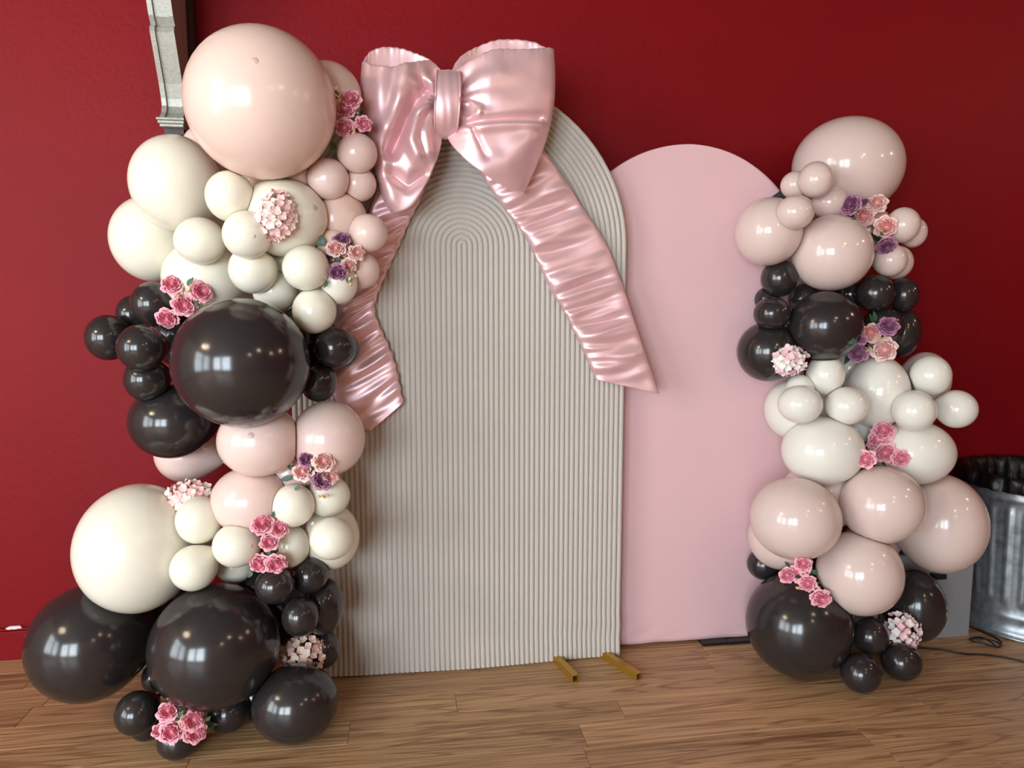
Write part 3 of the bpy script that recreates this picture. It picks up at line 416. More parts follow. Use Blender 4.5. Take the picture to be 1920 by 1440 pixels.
def wood_mat():
    m = bpy.data.materials.new('oak_plank'); m.use_nodes = True; nt = m.node_tree; N = nt.nodes; Lk = nt.links
    b = N['Principled BSDF']; b.inputs['Roughness'].default_value = 0.42; b.inputs['Specular IOR Level'].default_value = 0.4
    tc = N.new('ShaderNodeTexCoord'); oi = N.new('ShaderNodeObjectInfo')
    off = N.new('ShaderNodeVectorMath'); off.operation = 'ADD'
    sc = N.new('ShaderNodeVectorMath'); sc.operation = 'MULTIPLY'
    rnd = N.new('ShaderNodeCombineXYZ')
    mul = N.new('ShaderNodeMath'); mul.operation = 'MULTIPLY'; mul.inputs[1].default_value = 37.0
    Lk.new(oi.outputs['Random'], mul.inputs[0])
    for i in range(3): Lk.new(mul.outputs[0], rnd.inputs[i])
    Lk.new(tc.outputs['Object'], off.inputs[0]); Lk.new(rnd.outputs[0], off.inputs[1])
    Lk.new(off.outputs[0], sc.inputs[0]); sc.inputs[1].default_value = (0.42, 7.0, 1.0)
    n1 = N.new('ShaderNodeTexNoise'); n1.inputs['Scale'].default_value = 1.6; n1.inputs['Detail'].default_value = 3; n1.inputs['Distortion'].default_value = 0.6
    Lk.new(sc.outputs[0], n1.inputs['Vector'])
    # cathedral grain: sine of the stretched noise
    m1 = N.new('ShaderNodeMath'); m1.operation = 'MULTIPLY'; m1.inputs[1].default_value = 70.0
    m2 = N.new('ShaderNodeMath'); m2.operation = 'SINE'
    Lk.new(n1.outputs['Fac'], m1.inputs[0]); Lk.new(m1.outputs[0], m2.inputs[0])
    n2 = N.new('ShaderNodeTexNoise'); n2.inputs['Scale'].default_value = 3.0; n2.inputs['Detail'].default_value = 6
    sc2 = N.new('ShaderNodeVectorMath'); sc2.operation = 'MULTIPLY'; sc2.inputs[1].default_value = (0.6, 42.0, 1.0)
    Lk.new(off.outputs[0], sc2.inputs[0]); Lk.new(sc2.outputs[0], n2.inputs['Vector'])
    n3 = N.new('ShaderNodeTexNoise'); n3.inputs['Scale'].default_value = 1.3; n3.inputs['Detail'].default_value = 2
    sc3 = N.new('ShaderNodeVectorMath'); sc3.operation = 'MULTIPLY'; sc3.inputs[1].default_value = (1.0, 14.0, 1.0)
    Lk.new(off.outputs[0], sc3.inputs[0]); Lk.new(sc3.outputs[0], n3.inputs['Vector'])
    r1 = N.new('ShaderNodeValToRGB'); e = r1.color_ramp.elements
    e[0].position = 0.30; e[0].color = srgb(158, 122, 84); e[1].position = 0.66; e[1].color = srgb(202, 162, 120)
    Lk.new(n2.outputs['Fac'], r1.inputs[0])
    mg = N.new('ShaderNodeMix'); mg.data_type = 'RGBA'; mg.blend_type = 'MULTIPLY'
    r2 = N.new('ShaderNodeMapRange'); r2.inputs[1].default_value = 0.3; r2.inputs[2].default_value = 1.0; r2.inputs[3].default_value = 0.0; r2.inputs[4].default_value = 0.5
    Lk.new(m2.outputs[0], r2.inputs[0]); Lk.new(r2.outputs[0], mg.inputs[0])
    Lk.new(r1.outputs[0], mg.inputs[6]); mg.inputs[7].default_value = srgb(150, 112, 84)
    dk = N.new('ShaderNodeMix'); dk.data_type = 'RGBA'; dk.blend_type = 'MULTIPLY'
    r3 = N.new('ShaderNodeMapRange'); r3.inputs[1].default_value = 0.62; r3.inputs[2].default_value = 0.76; r3.inputs[4].default_value = 0.75
    Lk.new(n3.outputs['Fac'], r3.inputs[0]); Lk.new(r3.outputs[0], dk.inputs[0])
    Lk.new(mg.outputs[2], dk.inputs[6]); dk.inputs[7].default_value = srgb(150, 108, 84)
    hs = N.new('ShaderNodeHueSaturation'); r4 = N.new('ShaderNodeMapRange'); r4.inputs[3].default_value = 0.88; r4.inputs[4].default_value = 1.12
    Lk.new(oi.outputs['Random'], r4.inputs[0]); Lk.new(r4.outputs[0], hs.inputs['Value']); Lk.new(dk.outputs[2], hs.inputs['Color'])
    Lk.new(hs.outputs[0], b.inputs['Base Color'])
    bp = N.new('ShaderNodeBump'); bp.inputs['Strength'].default_value = 0.12; bp.inputs['Distance'].default_value = 0.002
    Lk.new(n2.outputs['Fac'], bp.inputs['Height']); Lk.new(bp.outputs['Normal'], b.inputs['Normal'])
    return m
M['oak'] = wood_mat()

# ------------------------------------------------------------------ the room
X0, X1, Y0, Y1, H = ROOM_X0, ROOM_X1, ROOM_Y0, ROOM_Y1, ROOM_H
b = MB(); b.box(X0-0.2, X1+0.2, Y0-0.2, Y1+0.2, -0.10, -0.012)
floor = tag(b.build('floor', M['oak']), kind='structure')
PW = 0.125
def plank_verts(L):
    c = 0.0012; x, y = L/2-0.0004, PW/2-0.0004
    v = [(-x,-y,-0.012),(x,-y,-0.012),(x,y,-0.012),(-x,y,-0.012),(-x,-y,-c),(x,-y,-c),(x,y,-c),(-x,y,-c),
         (-x+c,-y+c,0),(x-c,-y+c,0),(x-c,y-c,0),(-x+c,y-c,0)]
    f = [(8,9,10,11)]
    for i in range(4):
        j = (i+1) % 4
        f += [(i, j, j+4, i+4), (i+4, j+4, j+8, i+8)]
    return v, f
plank_mesh = {}
far = MB(); row = 0
y = Y1 - PW/2
rp = random.Random(3)
while y > Y0:
    x = X0 - rp.uniform(0, 1.0)
    while x < X1:
        L = rp.choice((0.9, 1.2, 1.5))
        xa, xb = max(x, X0), min(x+L, X1)
        if xb - xa > 0.05:
            Lr = round(xb-xa, 2) if xb-xa != L else L
            if y > 0.35:
                key = round(xb-xa, 4)
                if key not in plank_mesh: plank_mesh[key] = mesh('plank', *plank_verts(xb-xa), M['oak'], False)
                o = bpy.data.objects.new('plank', plank_mesh[key]); o.location = ((xa+xb)/2, y, 0); link(o, floor)
            else:
                v, f = plank_verts(xb-xa); far.add([(p[0]+(xa+xb)/2, p[1]+y, p[2]) for p in v], f)
        x += L
    y -= PW
tag(far.build('planks', M['oak'], floor), kind='stuff')

b = MB(); b.box(X0-0.2, X1+0.2, Y1, Y1+0.2, -0.1, H)
tag(b.build('wall_back', M['red']), kind='structure')
b = MB(); b.box(X1, X1+0.2, Y0-0.2, Y1, -0.1, H)
tag(b.build('wall_right', M['red']), kind='structure')
b = MB(); b.box(X0-0.2, X1+0.2, Y0-0.2, Y1+0.2, H, H+0.1)
tag(b.build('ceiling', M['ceiling']), kind='structure')
def wall_with_openings(name, axis, lo, hi, d0, d1, wins):
    b = MB()
    def bx(a0, a1, z0, z1):
        if axis == 'x': b.box(a0, a1, d0, d1, z0, z1)
        else: b.box(d0, d1, a0, a1, z0, z1)
    cur = lo
    for a0, a1, z0, z1 in wins:
        bx(cur, a0, -0.1, H); bx(a0, a1, -0.1, z0); bx(a0, a1, z1, H); cur = a1
    bx(cur, hi, -0.1, H)
    tag(b.build(name, M['plaster']), kind='structure')
wall_with_openings('wall_front', 'x', X0-0.2, X1+0.2, Y0-0.15, Y0, REAR_WIN)
wall_with_openings('wall_left', 'y', Y0, Y1, X0-0.15, X0, LEFT_WIN)
wn = 0
for axis, wins in (('x', REAR_WIN), ('y', LEFT_WIN)):
    for a0, a1, z0, z1 in wins:
        wn += 1
        w = MB(); d0, d1 = (Y0-0.10, Y0-0.04) if axis == 'x' else (X0-0.10, X0-0.04)
        def bx(mb, p0, p1, q0, q1, e0=d0, e1=d1):
            if axis == 'x': mb.box(p0, p1, e0, e1, q0, q1)
            else: mb.box(e0, e1, p0, p1, q0, q1)
        t = 0.05; mid = (a0+a1)/2; mz = z0 + (z1-z0)*0.68
        bx(w, a0, a0+t, z0, z1); bx(w, a1-t, a1, z0, z1); bx(w, a0+t, a1-t, z0, z0+t); bx(w, a0+t, a1-t, z1-t, z1)
        bx(w, mid-t/2, mid+t/2, z0+t, z1-t); bx(w, a0+t, mid-t/2, mz-t/2, mz+t/2); bx(w, mid+t/2, a1-t, mz-t/2, mz+t/2)
        wo = tag(w.build('window_%d' % wn, M['frame']), kind='structure')
        dm = (d0+d1)/2
        for p0, p1 in ((a0+t, mid-t/2), (mid+t/2, a1-t)):
            for q0, q1 in ((z0+t, mz-t/2), (mz+t/2, z1-t)):
                g = MB(); bx(g, p0, p1, q0, q1, dm-0.003, dm+0.003); g.build('pane', M['glass'], wo)

# red skirting with its worn top edge
b = MB(); b.box(X0, X1, Y1-0.016, Y1, 0, 0.115); b.box(X0, X1, Y1-0.011, Y1, 0.115, 0.125)
bb = bevel(tag(b.build('baseboard_back', M['red']), kind='structure'), 0.003)
random.seed(11)
for cx, w, h in ((-1.50, 0.07, 0.008), (-1.425, 0.06, 0.003), (-1.62, 0.09, 0.005)):
    v, f = [], []
    n = 14
    for k in range(n):
        a = 2*math.pi*k/n; r = random.uniform(0.6, 1)
        v.append((cx+w/2*r*math.cos(a), Y1-0.0122, 0.127+h*r*math.sin(a)))
    v += [(p[0], Y1-0.004, p[2]) for p in v]
    f = [tuple(range(n-1, -1, -1))] + [(k, (k+1) % n, n+(k+1) % n, n+k) for k in range(n)]
    obj('paint_chip', v, f, M['chip'], bb, smooth=False)

# ------------------------------------------------------------------ ribbed arch backdrop
ACX, AYF, AR, AZC = 0.208, 2.575, 0.6, 1.570          # centre x, front plane, radius, springing height
def drape(x, z):
    """loose folds of the cover near its hem, towards the right corner"""
    k = sm(0.45, 0.0, z) * sm(0.35, 0.80, x)
    d = -0.003*k*math.sin(z*60 + (x-0.8)*9) - 0.004*k*math.sin(z*23+x*14)
    d += -0.020*sm(0.12, 0.0, z)*(0.6+0.4*math.sin(x*7))
    kl = sm(0.30, 0.02, z) * sm(0.1, -0.35, x)
    return d - 0.008*kl*math.sin(z*40 - x*11)
def arch_slab(cx, r, zc, z0, yf, depth, rows, cols, dr=None, edge=0.008, rise=1.0):
    """front grid, rim and flat back of an arch-topped panel (local origin: base centre)"""
    zs = list(np.linspace(z0, zc, rows)) + [zc + rise*r*math.sin(a) for a in np.linspace(0, math.pi/2, rows//2+2)[1:]]
    v, f = [], []
    nr = len(zs)
    for z in zs:
        w = r if z <= zc else math.sqrt(max(r*r-((z-zc)/rise)**2, 1e-5))
        for j in range(cols+1):
            u = -1 + 2*j/cols; x = u*w
            e = min(1-abs(u), 1)*w
            y = edge*(1-math.sqrt(max(0, 1-(1-min(e/edge, 1))**2)))
            v.append((x, y + (dr(cx+x, z) if dr else 0), z))
    nf = len(v)
    v += [(p[0], depth, p[2]) for p in v]
    c = cols+1
    for i in range(nr-1):
        for j in range(cols):
            a = i*c+j
            f.append((a, a+1, a+c+1, a+c)); f.append((nf+a, nf+a+c, nf+a+c+1, nf+a+1))
        f.append((i*c, (i+1)*c, nf+(i+1)*c, nf+i*c)); f.append((i*c+cols, nf+i*c+cols, nf+(i+1)*c+cols, (i+1)*c+cols))
    for j in range(cols):
        f.append((j, nf+j, nf+j+1, j+1)); a = (nr-1)*c+j; f.append((a, a+1, nf+a+1, nf+a))
    return v, f
arch = tag(empty('ribbed_arch_backdrop', (ACX, AYF, 0)), 'tall taupe arch backdrop in a ribbed fabric cover behind the bow', 'backdrop')
obj('cover', *arch_slab(ACX, AR, AZC, 0.006, 0, 0.045, 40, 40, drape, rise=0.965), M['arch'], arch)
NR = 32; PITCH = AR/NR
prof = [(-0.5, 0.0), (-0.40, 0.55), (-0.20, 0.90), (0.05, 1.0), (0.30, 0.80), (0.46, 0.35), (0.5, 0.0)]
for k in range(NR):
    r = (k+0.5)*PITCH
    path = []
    zv = np.concatenate([np.linspace(0.008, 0.5, 22), np.linspace(0.58, AZC, 8)])
    for z in zv: path.append((-r, z, -1.0, 0.0))
    na = 8 + k
    for a in np.linspace(math.pi, 0, na+1)[1:]: path.append((r*math.cos(a), AZC+0.965*r*math.sin(a), math.cos(a), 0.965*math.sin(a)))
    for z in zv[::-1][1:]: path.append((r, z, 1.0, 0.0))
    v, f = [], []; m = len(prof)
    for (x, z, nx, nz) in path:
        for (t, h) in prof:
            px, pz = x+nx*t*PITCH*0.98, z+nz*t*PITCH*0.98
            v.append((px, -0.0085*h + drape(ACX+px, pz) + 0.0015, pz))
    for i in range(len(path)-1):
        for j in range(m-1):
            a = i*m+j; f.append((a, a+m, a+m+1, a+1))
    obj('rib', v, f, M['arch'], arch)
# gold feet of its frame: hollow square tubes lying on the floor
for (xa, ya, xb, yb) in ((0.545, 2.62, 0.594, 2.415), (0.728, 2.62, 0.826, 2.395)):
    d = Vector((xb-xa, yb-ya, 0)); L = d.length; d.normalize(); n = Vector((d.y, -d.x, 0))
    w, t = 0.0125, 0.0022
    v, f = [], []
    for s, q in ((0, w), (L, w), (L, w-t), (L-0.05, w-t)):
        for (i, j) in ((-1, -1), (1, -1), (1, 1), (-1, 1)):
            p = Vector((xa, ya, 0)) + d*s + n*(q*i) + Vector((0, 0, w+0.0005+q*j)); v.append(p - Vector((ACX, AYF, 0)))
    for r_ in range(3):
        for i in range(4): f.append((r_*4+i, r_*4+(i+1) % 4, r_*4+4+(i+1) % 4, r_*4+4+i))
    f.append((3, 2, 1, 0))
    ft = tag(obj('foot', v, f, M['gold'], arch, smooth=False), 'gold square tube foot')
    q = [v[12+i] for i in range(4)]
    obj('tube_end', q, [(0, 1, 2, 3)], M['hole'], ft, smooth=False)

# ------------------------------------------------------------------ plain pink arch panel
PCX, PYF, PR = 1.072, 2.64, 0.5
def pdrape(x, z):
    k = sm(0.16, 0.0, z)*sm(1.3, 0.75, x) ; k2 = sm(0.12, 0.0, z)*sm(1.0, 1.3, x)
    return 0.003*k*math.sin(z*95 - x*38) + 0.002*k2*math.sin(z*90 - x*30)
pink = tag(empty('pink_arch_backdrop', (PCX, PYF, 0)), 'short plain pink fabric arch panel standing behind the ribbed one', 'backdrop')
obj('cover', *arch_slab(PCX, PR, 1.455, 0.0135, 0, 0.04, 90, 60, pdrape, 0.010), M['pinkpanel'], pink)
for x0, x1, y0, y1 in ((1.16, 1.27, -0.05, 0.30), (1.42, 1.52, -0.035, 0.30), (1.27, 1.42, -0.01, 0.02)):
    b = MB(); b.box(x0-PCX, x1-PCX, y0+(0.012 if y0 < -0.02 else 0), y1-0.06, 0.0005, 0.013)
    bevel(b.build('foot', M['plastic'], pink), 0.002)
# black clip on its right shoulder
cl = tag(empty('binder_clip', (1.432, 2.632, 1.772)), 'black clip gripping the right shoulder of the pink panel', 'clip')
cl.rotation_euler = (0, R(-32), 0)
b = MB(); b.add([(-0.03,-0.004,-0.016),(0.012,-0.02,-0.018),(0.012,0.064,-0.018),(-0.03,0.05,-0.016),(-0.03,-0.004,0.016),(0.012,-0.02,0.018),(0.012,0.064,0.018),(-0.03,0.05,0.016)],
               [(0,3,2,1),(4,5,6,7),(0,1,5,4),(1,2,6,5),(2,3,7,6),(3,0,4,7)])
b.build('clip_body', M['plastic'], cl)
v, f = tube([(-0.025,-0.006,-0.008),(0.0,-0.018,-0.006),(0.035,-0.024,0),(0.0,-0.018,0.006),(-0.025,-0.006,0.008)], 0.0012, 6)
obj('lever', v, f, M['frame'], cl)

# ------------------------------------------------------------------ bracket on the wall
cb = tag(empty('corbel', (-0.778, Y1, 2.2)), 'silver-grey carved wooden corbel on the red wall above the balloons', 'corbel')
def corbel_profile(off=0.0):
    """(y, z) front line, top to bottom; world values"""
    pts = [(2.42, 2.92), (2.47, 2.72), (2.53, 2.55), (2.59, 2.44), (2.628, 2.355), (2.645, 2.31), (2.662, 2.285), (2.650, 2.278), (2.648, 2.262), (2.660, 2.235), (2.685, 2.18),
           (2.715, 2.115), (2.731, 2.07), (2.736, 2.045), (2.728, 2.022), (2.708, 2.004), (2.700, 1.99)]
    return [(y+off, z) for y, z in pts]
def extrude_profile(x0, x1, pr, yb):
    n = len(pr); v = []
    for x in (x0, x1):
        v += [(x, y-Y1, z-2.2) for y, z in pr] + [(x, yb-Y1, z-2.2) for y, z in pr]
    f = []
    for s in (0, 2*n):
        for i in range(n-1):
            q = (s+i, s+i+1, s+n+i+1, s+n+i); f.append(q if s == 0 else q[::-1])
    for i in range(n-1):
        f.append((i, 2*n+i, 2*n+i+1, i+1)); f.append((n+i, n+i+1, 3*n+i+1, 3*n+i))
    f.append((0, n, 3*n, 2*n)); f.append((n-1, 2*n+n-1, 3*n+n-1, 2*n-1))
    return v, f
def cpart(name, x0, x1, off, yb, m):
    return obj(name, *extrude_profile(x0, x1, corbel_profile(off), yb), M[m], cb, smooth=False)
cpart('rail', -0.040, -0.024, 0.0, 2.80, 'greywood')
cpart('rail', 0.024, 0.037, 0.0, 2.80, 'greywood')
cpart('channel', -0.024, 0.024, 0.010, 2.80, 'greywood')
cpart('side', -0.036, 0.0355, 0.016, Y1-0.003, 'darkwood')
b = MB(); b.box(0.0355, 0.046, -0.06, -0.002, -0.5, 0.75); b.build('back_plate', M['darkwood'], cb)
for i, (w, y0, z0, z1) in enumerate(((0.048, 2.690, -0.212, -0.204), (0.045, 2.697, -0.222, -0.212), (0.041, 2.704, -0.232, -0.222))):
    b = MB(); b.box(-w, w-0.004, y0-Y1, -0.004, z0, z1); bevel(b.build('moulding', M['greywood'], cb), 0.002)
b = MB(); b.box(-0.034, 0.03, 2.73-Y1, -0.003, -0.252, -0.232); b.build('foot', M['darkwood'], cb)

# ------------------------------------------------------------------ balloons
RX = np.array((math.cos(R(8.5)), -math.sin(R(8.5)), 0)); RY = np.array((math.sin(R(8.5)), math.cos(R(8.5)), 0)); RZ = np.array((0, 0, 1.0))
NU, NV = 44, 30
_v, _f = [], []
_v.append((0, 0, 1.0))
for i in range(1, NV):
    th = math.pi*i/NV
    for j in range(NU):
        a = 2*math.pi*j/NU; _v.append((math.sin(th)*math.cos(a), math.sin(th)*math.sin(a), math.cos(th)))
_v.append((0, 0, -1.0))
for j in range(NU): _f.append((0, 1+j, 1+(j+1) % NU))
for i in range(NV-2):
    for j in range(NU):
        a = 1+i*NU; _f.append((a+j, a+NU+j, a+NU+(j+1) % NU, a+(j+1) % NU))
for j in range(NU): _f.append((1+(NV-2)*NU+j, len(_v)-1, 1+(NV-2)*NU+(j+1) % NU))
SPH = np.array(_v)
SPHERES = [(np.array(c), (r[0]*r[1]*r[2])**(1/3)) for _, c, r, _, _, _ in BALLOONS]
def quat_to(d, axis=(0, 0, 1)):
    return Vector(axis).rotation_difference(Vector(d))
for bi, (colour, c, rad, neck, has_tip, label) in enumerate(BALLOONS):
    nd = np.array(neck); nd = nd/np.linalg.norm(nd)
    q = quat_to(nd).to_matrix()
    P = SPH @ np.array(q).T                              # pole of the grid along the neck
    t = P @ nd
    ext = np.where(t > 0.55, ((t-0.55)/0.45)**3, 0)*0.16 + np.where(t > 0.95, (t-0.95)/0.05, 0)*0.05
    tp = 1 - 0.07*np.clip(t, 0, 1)**2
    perp = P - np.outer(t, nd)
    Q = np.outer(t*1.0 + ext, nd) + perp*tp[:, None]
    W = np.outer(Q @ RX, RX)*rad[0] + np.outer(Q @ RY, RY)*rad[1] + np.outer(Q @ RZ, RZ)*rad[2]
    c = np.array(c)
    for bj, (c2, r2) in enumerate(SPHERES):              # balloons press flat against each other
        if bj == bi: continue
        d = c2-c; D = np.linalg.norm(d); r1 = SPHERES[bi][1]
        if D > (r1+r2)*1.15: continue
        n = d/D; lim = (D*D + r1*r1 - r2*r2)/(2*D) - 0.0006
        over = W @ n - lim
        W = W - np.outer(np.where(over > 0, over, 0), n)
    W[:, 2] = np.maximum(W[:, 2], 0.001-c[2])
    o = obj('balloon', W, _f, M[colour], None, tuple(c))
    tag(o, label, 'balloon', 'balloons of the tall left column' if c[0] < 0.3 else 'balloons of the short right column')
    end = W[0]
    kv, kf = lathe([(0.010, -0.006), (0.006, 0.0), (0.005, 0.004), (0.008, 0.008), (0.006, 0.011)], 10, True, True)
    k = obj('knot', kv, kf, M[colour], o, tuple(end)); k.rotation_mode = 'QUATERNION'; k.rotation_quaternion = quat_to(nd)
    if has_tip:
        e = W[-1]; rr = 0.0055 if rad[0] < 0.1 else 0.010
        tv, tf = lathe([(rr, -0.0006), (rr*0.8, 0.0006), (rr*0.3, 0.0012), (0.0002, 0.0013)], 14)
        k = tag(obj('tip', tv, tf, M['tip_'+colour], o, tuple(e)), 'darker round tip of the balloon'); k.rotation_mode = 'QUATERNION'; k.rotation_quaternion = quat_to(-nd)

# ------------------------------------------------------------------ satin bow
def polydist(p, pl):
    best = 1e9
    for i in range(len(pl)-1):
        ax, az = pl[i]; bx_, bz = pl[i+1]; dx, dz = bx_-ax, bz-az
        t = max(0, min(1, ((p[0]-ax)*dx+(p[1]-az)*dz)/(dx*dx+dz*dz+1e-12)))
        best = min(best, math.hypot(p[0]-ax-t*dx, p[1]-az-t*dz))
    return best
def coons(top, bot, left, right, nu, nv):
    T, B_, L_, R_ = smooth_path(top, nu), smooth_path(bot, nu), smooth_path(left, nv), smooth_path(right, nv)
    G = np.zeros((nv+1, nu+1, 2))
    for i in range(nv+1):
        v = i/nv
        for j in range(nu+1):
            u = j/nu
            G[i, j] = (1-v)*T[j]+v*B_[j]+(1-u)*L_[i]+u*R_[i]-((1-u)*(1-v)*T[0]+u*(1-v)*T[-1]+(1-u)*v*B_[0]+u*v*B_[-1])
    return G
BOWY = 2.46
bow = tag(empty('satin_bow', (0.148, BOWY, 2.0)), 'giant pink satin bow with two long tails on the tall arch backdrop', 'bow')
def to_local(v): return [(p[0]-0.148, p[1]-BOWY, p[2]-2.0) for p in v]
def bow_loop(front_top, back_top, bottom, fold, knot, creases, af, ab, kx, kz, seed):
    nu, nv = 46, 46
    Gf = coons(front_top, bottom, knot, fold, nu, nv)
    kb = [(x, z+0.012) for x, z in knot]; bb2 = [(x, z+0.03*math.sin(math.pi*i/(len(bottom)-1))) for i, (x, z) in enumerate(bottom)]
    Gb = coons(back_top, bb2, [back_top[0]]+[tuple(p) for p in knot[1:-1]]+[bb2[0]], fold, nu, nv)
    v, f = [], []; c = 2*nu+1
    for i in range(nv+1):
        w = i/nv
        for j in range(c):
            if j <= nu: x, z = Gf[i, j]; u = j/nu; front = True
            else: x, z = Gb[i, 2*nu-j]; u = (2*nu-j)/nu; front = False
            puff = math.sqrt(max(0, 1-u**5))*(0.25+0.75*sm(0, 0.4, u))*(1-0.25*(2*w-1)**2)
            d = -af*puff if front else ab*puff
            if front:
                fade = 1-sm(0.90, 1.0, u)
                for pl, amp, wid in creases: 
                    q = polydist((x, z), pl); d -= amp*math.exp(-(q/wid)**2)*fade
                dk = math.hypot(x-kx, z-kz); an = math.atan2(z-kz, x-kx)
                d -= 0.007*math.exp(-(dk/0.10)**2)*math.sin(an*11+seed)*fade
            d += 0.004*noise.noise(Vector((x*14+seed, z*14, 3.3 if front else 7.7)))
            # gathered hem along the open rim
            hem = math.exp(-w/0.035)
            d += 0.003*hem*math.sin(u*70 + 3*math.sin(u*23)); z2 = z + 0.0018*hem*math.sin(u*83+1)
            v.append((x, BOWY+d, z2))
    for i in range(nv):
        for j in range(c-1):
            a = i*c+j; f.append((a, a+c, a+c+1, a+1))
    o = obj('loop', to_local(v), f, M['satin'], bow)
    s = o.modifiers.new('padding', 'SOLIDIFY'); s.thickness = 0.010; s.offset = 0
    s = o.modifiers.new('smooth', 'SUBSURF'); s.levels = 1; s.render_levels = 1
    return o
px = 2.0/1000                                           # creases are given with widths in metres
bow_loop(RL_FRONT_TOP, RL_BACK_TOP, RL_BOTTOM, RL_FOLD, RL_KNOT,
         [(RC1, -0.026, 0.010), (RC2, 0.014, 0.016), (RC3, -0.014, 0.007), (RC4, 0.014, 0.008), (RC5, 0.016, 0.040), (RC6, 0.010, 0.03)],
         0.085, 0.045, RL_KNOT[1][0]-0.01, RL_KNOT[1][1], 1.0)
bow_loop(LL_FRONT_TOP, LL_BACK_TOP, LL_BOTTOM, LL_FOLD, LL_KNOT,
         [(LC1, -0.060, 0.020), (LC2, 0.030, 0.018), (LC3, 0.034, 0.020), (LC4, -0.028, 0.022), (LC5, 0.016, 0.028), (LC6, 0.022, 0.024), (LC7, 0.020, 0.016)],
         0.070, 0.045, LL_KNOT[1][0]+0.01, LL_KNOT[1][1], 4.0)
# the band round the middle
v, f = [], []
nb, nw = 40, 10
for i in range(nb):
    a = 2*math.pi*i/nb
    for j in range(nw+1):
        s = -1+2*j/nw
        x = 0.148 + 0.039*s*(1-0.10*abs(math.sin(a))**3) + 0.006*math.sin(a)
        bul = 1+0.05*math.cos(s*math.pi/2) + 0.012*math.sin(s*9+2*math.sin(a*2))
        v.append((x, BOWY-0.012-0.082*math.cos(a)*bul, 2.009+0.104*math.sin(a)*bul))
for i in range(nb):
    for j in range(nw):
        a, a2 = i*(nw+1)+j, ((i+1) % nb)*(nw+1)+j; f.append((a, a+1, a2+1, a2))
kb = obj('knot_band', to_local(v), f, M['satin'], bow)
s = kb.modifiers.new('padding', 'SOLIDIFY'); s.thickness = 0.008; s.offset = -1
s = kb.modifiers.new('smooth', 'SUBSURF'); s.levels = 1; s.render_levels = 1
for sx in (-1, 1):
    pts = []
    for i in range(nb+1):
        a = 2*math.pi*i/nb; x = 0.148 + 0.0385*sx*(1-0.10*abs(math.sin(a))**3) + 0.006*math.sin(a)
        pts.append((x, BOWY-0.012-0.083*math.cos(a), 2.009+0.105*math.sin(a)))
    tv, tf = tube(pts, 0.0028, 6); obj('piping', to_local(tv), tf, M['satin'], kb)
def bow_tail(left, right, yfun, seed, gather_left, slope):
    nu, nv = 30, 150
    L_, R_ = smooth_path(left, nv), smooth_path(right, nv)
    v, f = [], []; ring = 2*nu
    length = np.linalg.norm(np.diff((L_+R_)/2, axis=0), axis=1).sum()
    for i in range(nv+1):
        s = i/nv
        for j in range(ring):
            front = j <= nu
            u = j/nu if front else (2*nu-j)/nu
            p = L_[i]*(1-u)+R_[i]*u
            edge = math.sqrt(max(0, 1-(2*u-1)**8))
            g = u if gather_left else 1-u               # 0 at the gathered edge
            m = (s*length)/0.034 + slope*g*2.6
            w = noise.noise(Vector((m*0.55+seed, g*0.9, seed)))*1.1 + 0.8*noise.noise(Vector((m*1.3+seed*2, g*1.6, 5.0)))*(1-0.6*g)
            w2 = noise.noise(Vector((m*3.6+seed, g*6.0, 9.0)))*math.exp(-g/0.10)
            amp = (0.022*(1-0.55*sm(0.75, 1, g)))*edge*(1-0.7*sm(0.9, 1.0, s))
            d = -0.016*edge if front else 0.010*edge
            if front: d -= amp*w + 0.006*w2*edge
            d += 0.0016*w2
            px_ = p[0] + (0.0022*math.sin(m*5.2)*math.exp(-g/0.06))*(1 if gather_left else -1)
            v.append((px_, yfun(s, u)+d, p[1]))
    for i in range(nv):
        for j in range(ring):
            j2 = (j+1) % ring; f.append((i*ring+j, (i+1)*ring+j, (i+1)*ring+j2, i*ring+j2))
    f.append(tuple(range(ring))); f.append(tuple(range((nv+1)*ring-1, nv*ring-1, -1)))
    o = obj('tail', to_local(v), f, M['satin'], bow)
    return o
bow_tail(RT_LEFT, RT_RIGHT, lambda s, u: 2.515+0.030*sm(0.0, 0.35, s)-0.02*sm(0.5, 1, s)*u, 2.0, True, 1.0)
bow_tail(LT_LEFT, LT_RIGHT, lambda s, u: 2.520+0.026*sm(0.0, 0.35, s), 6.0, False, 0.25)

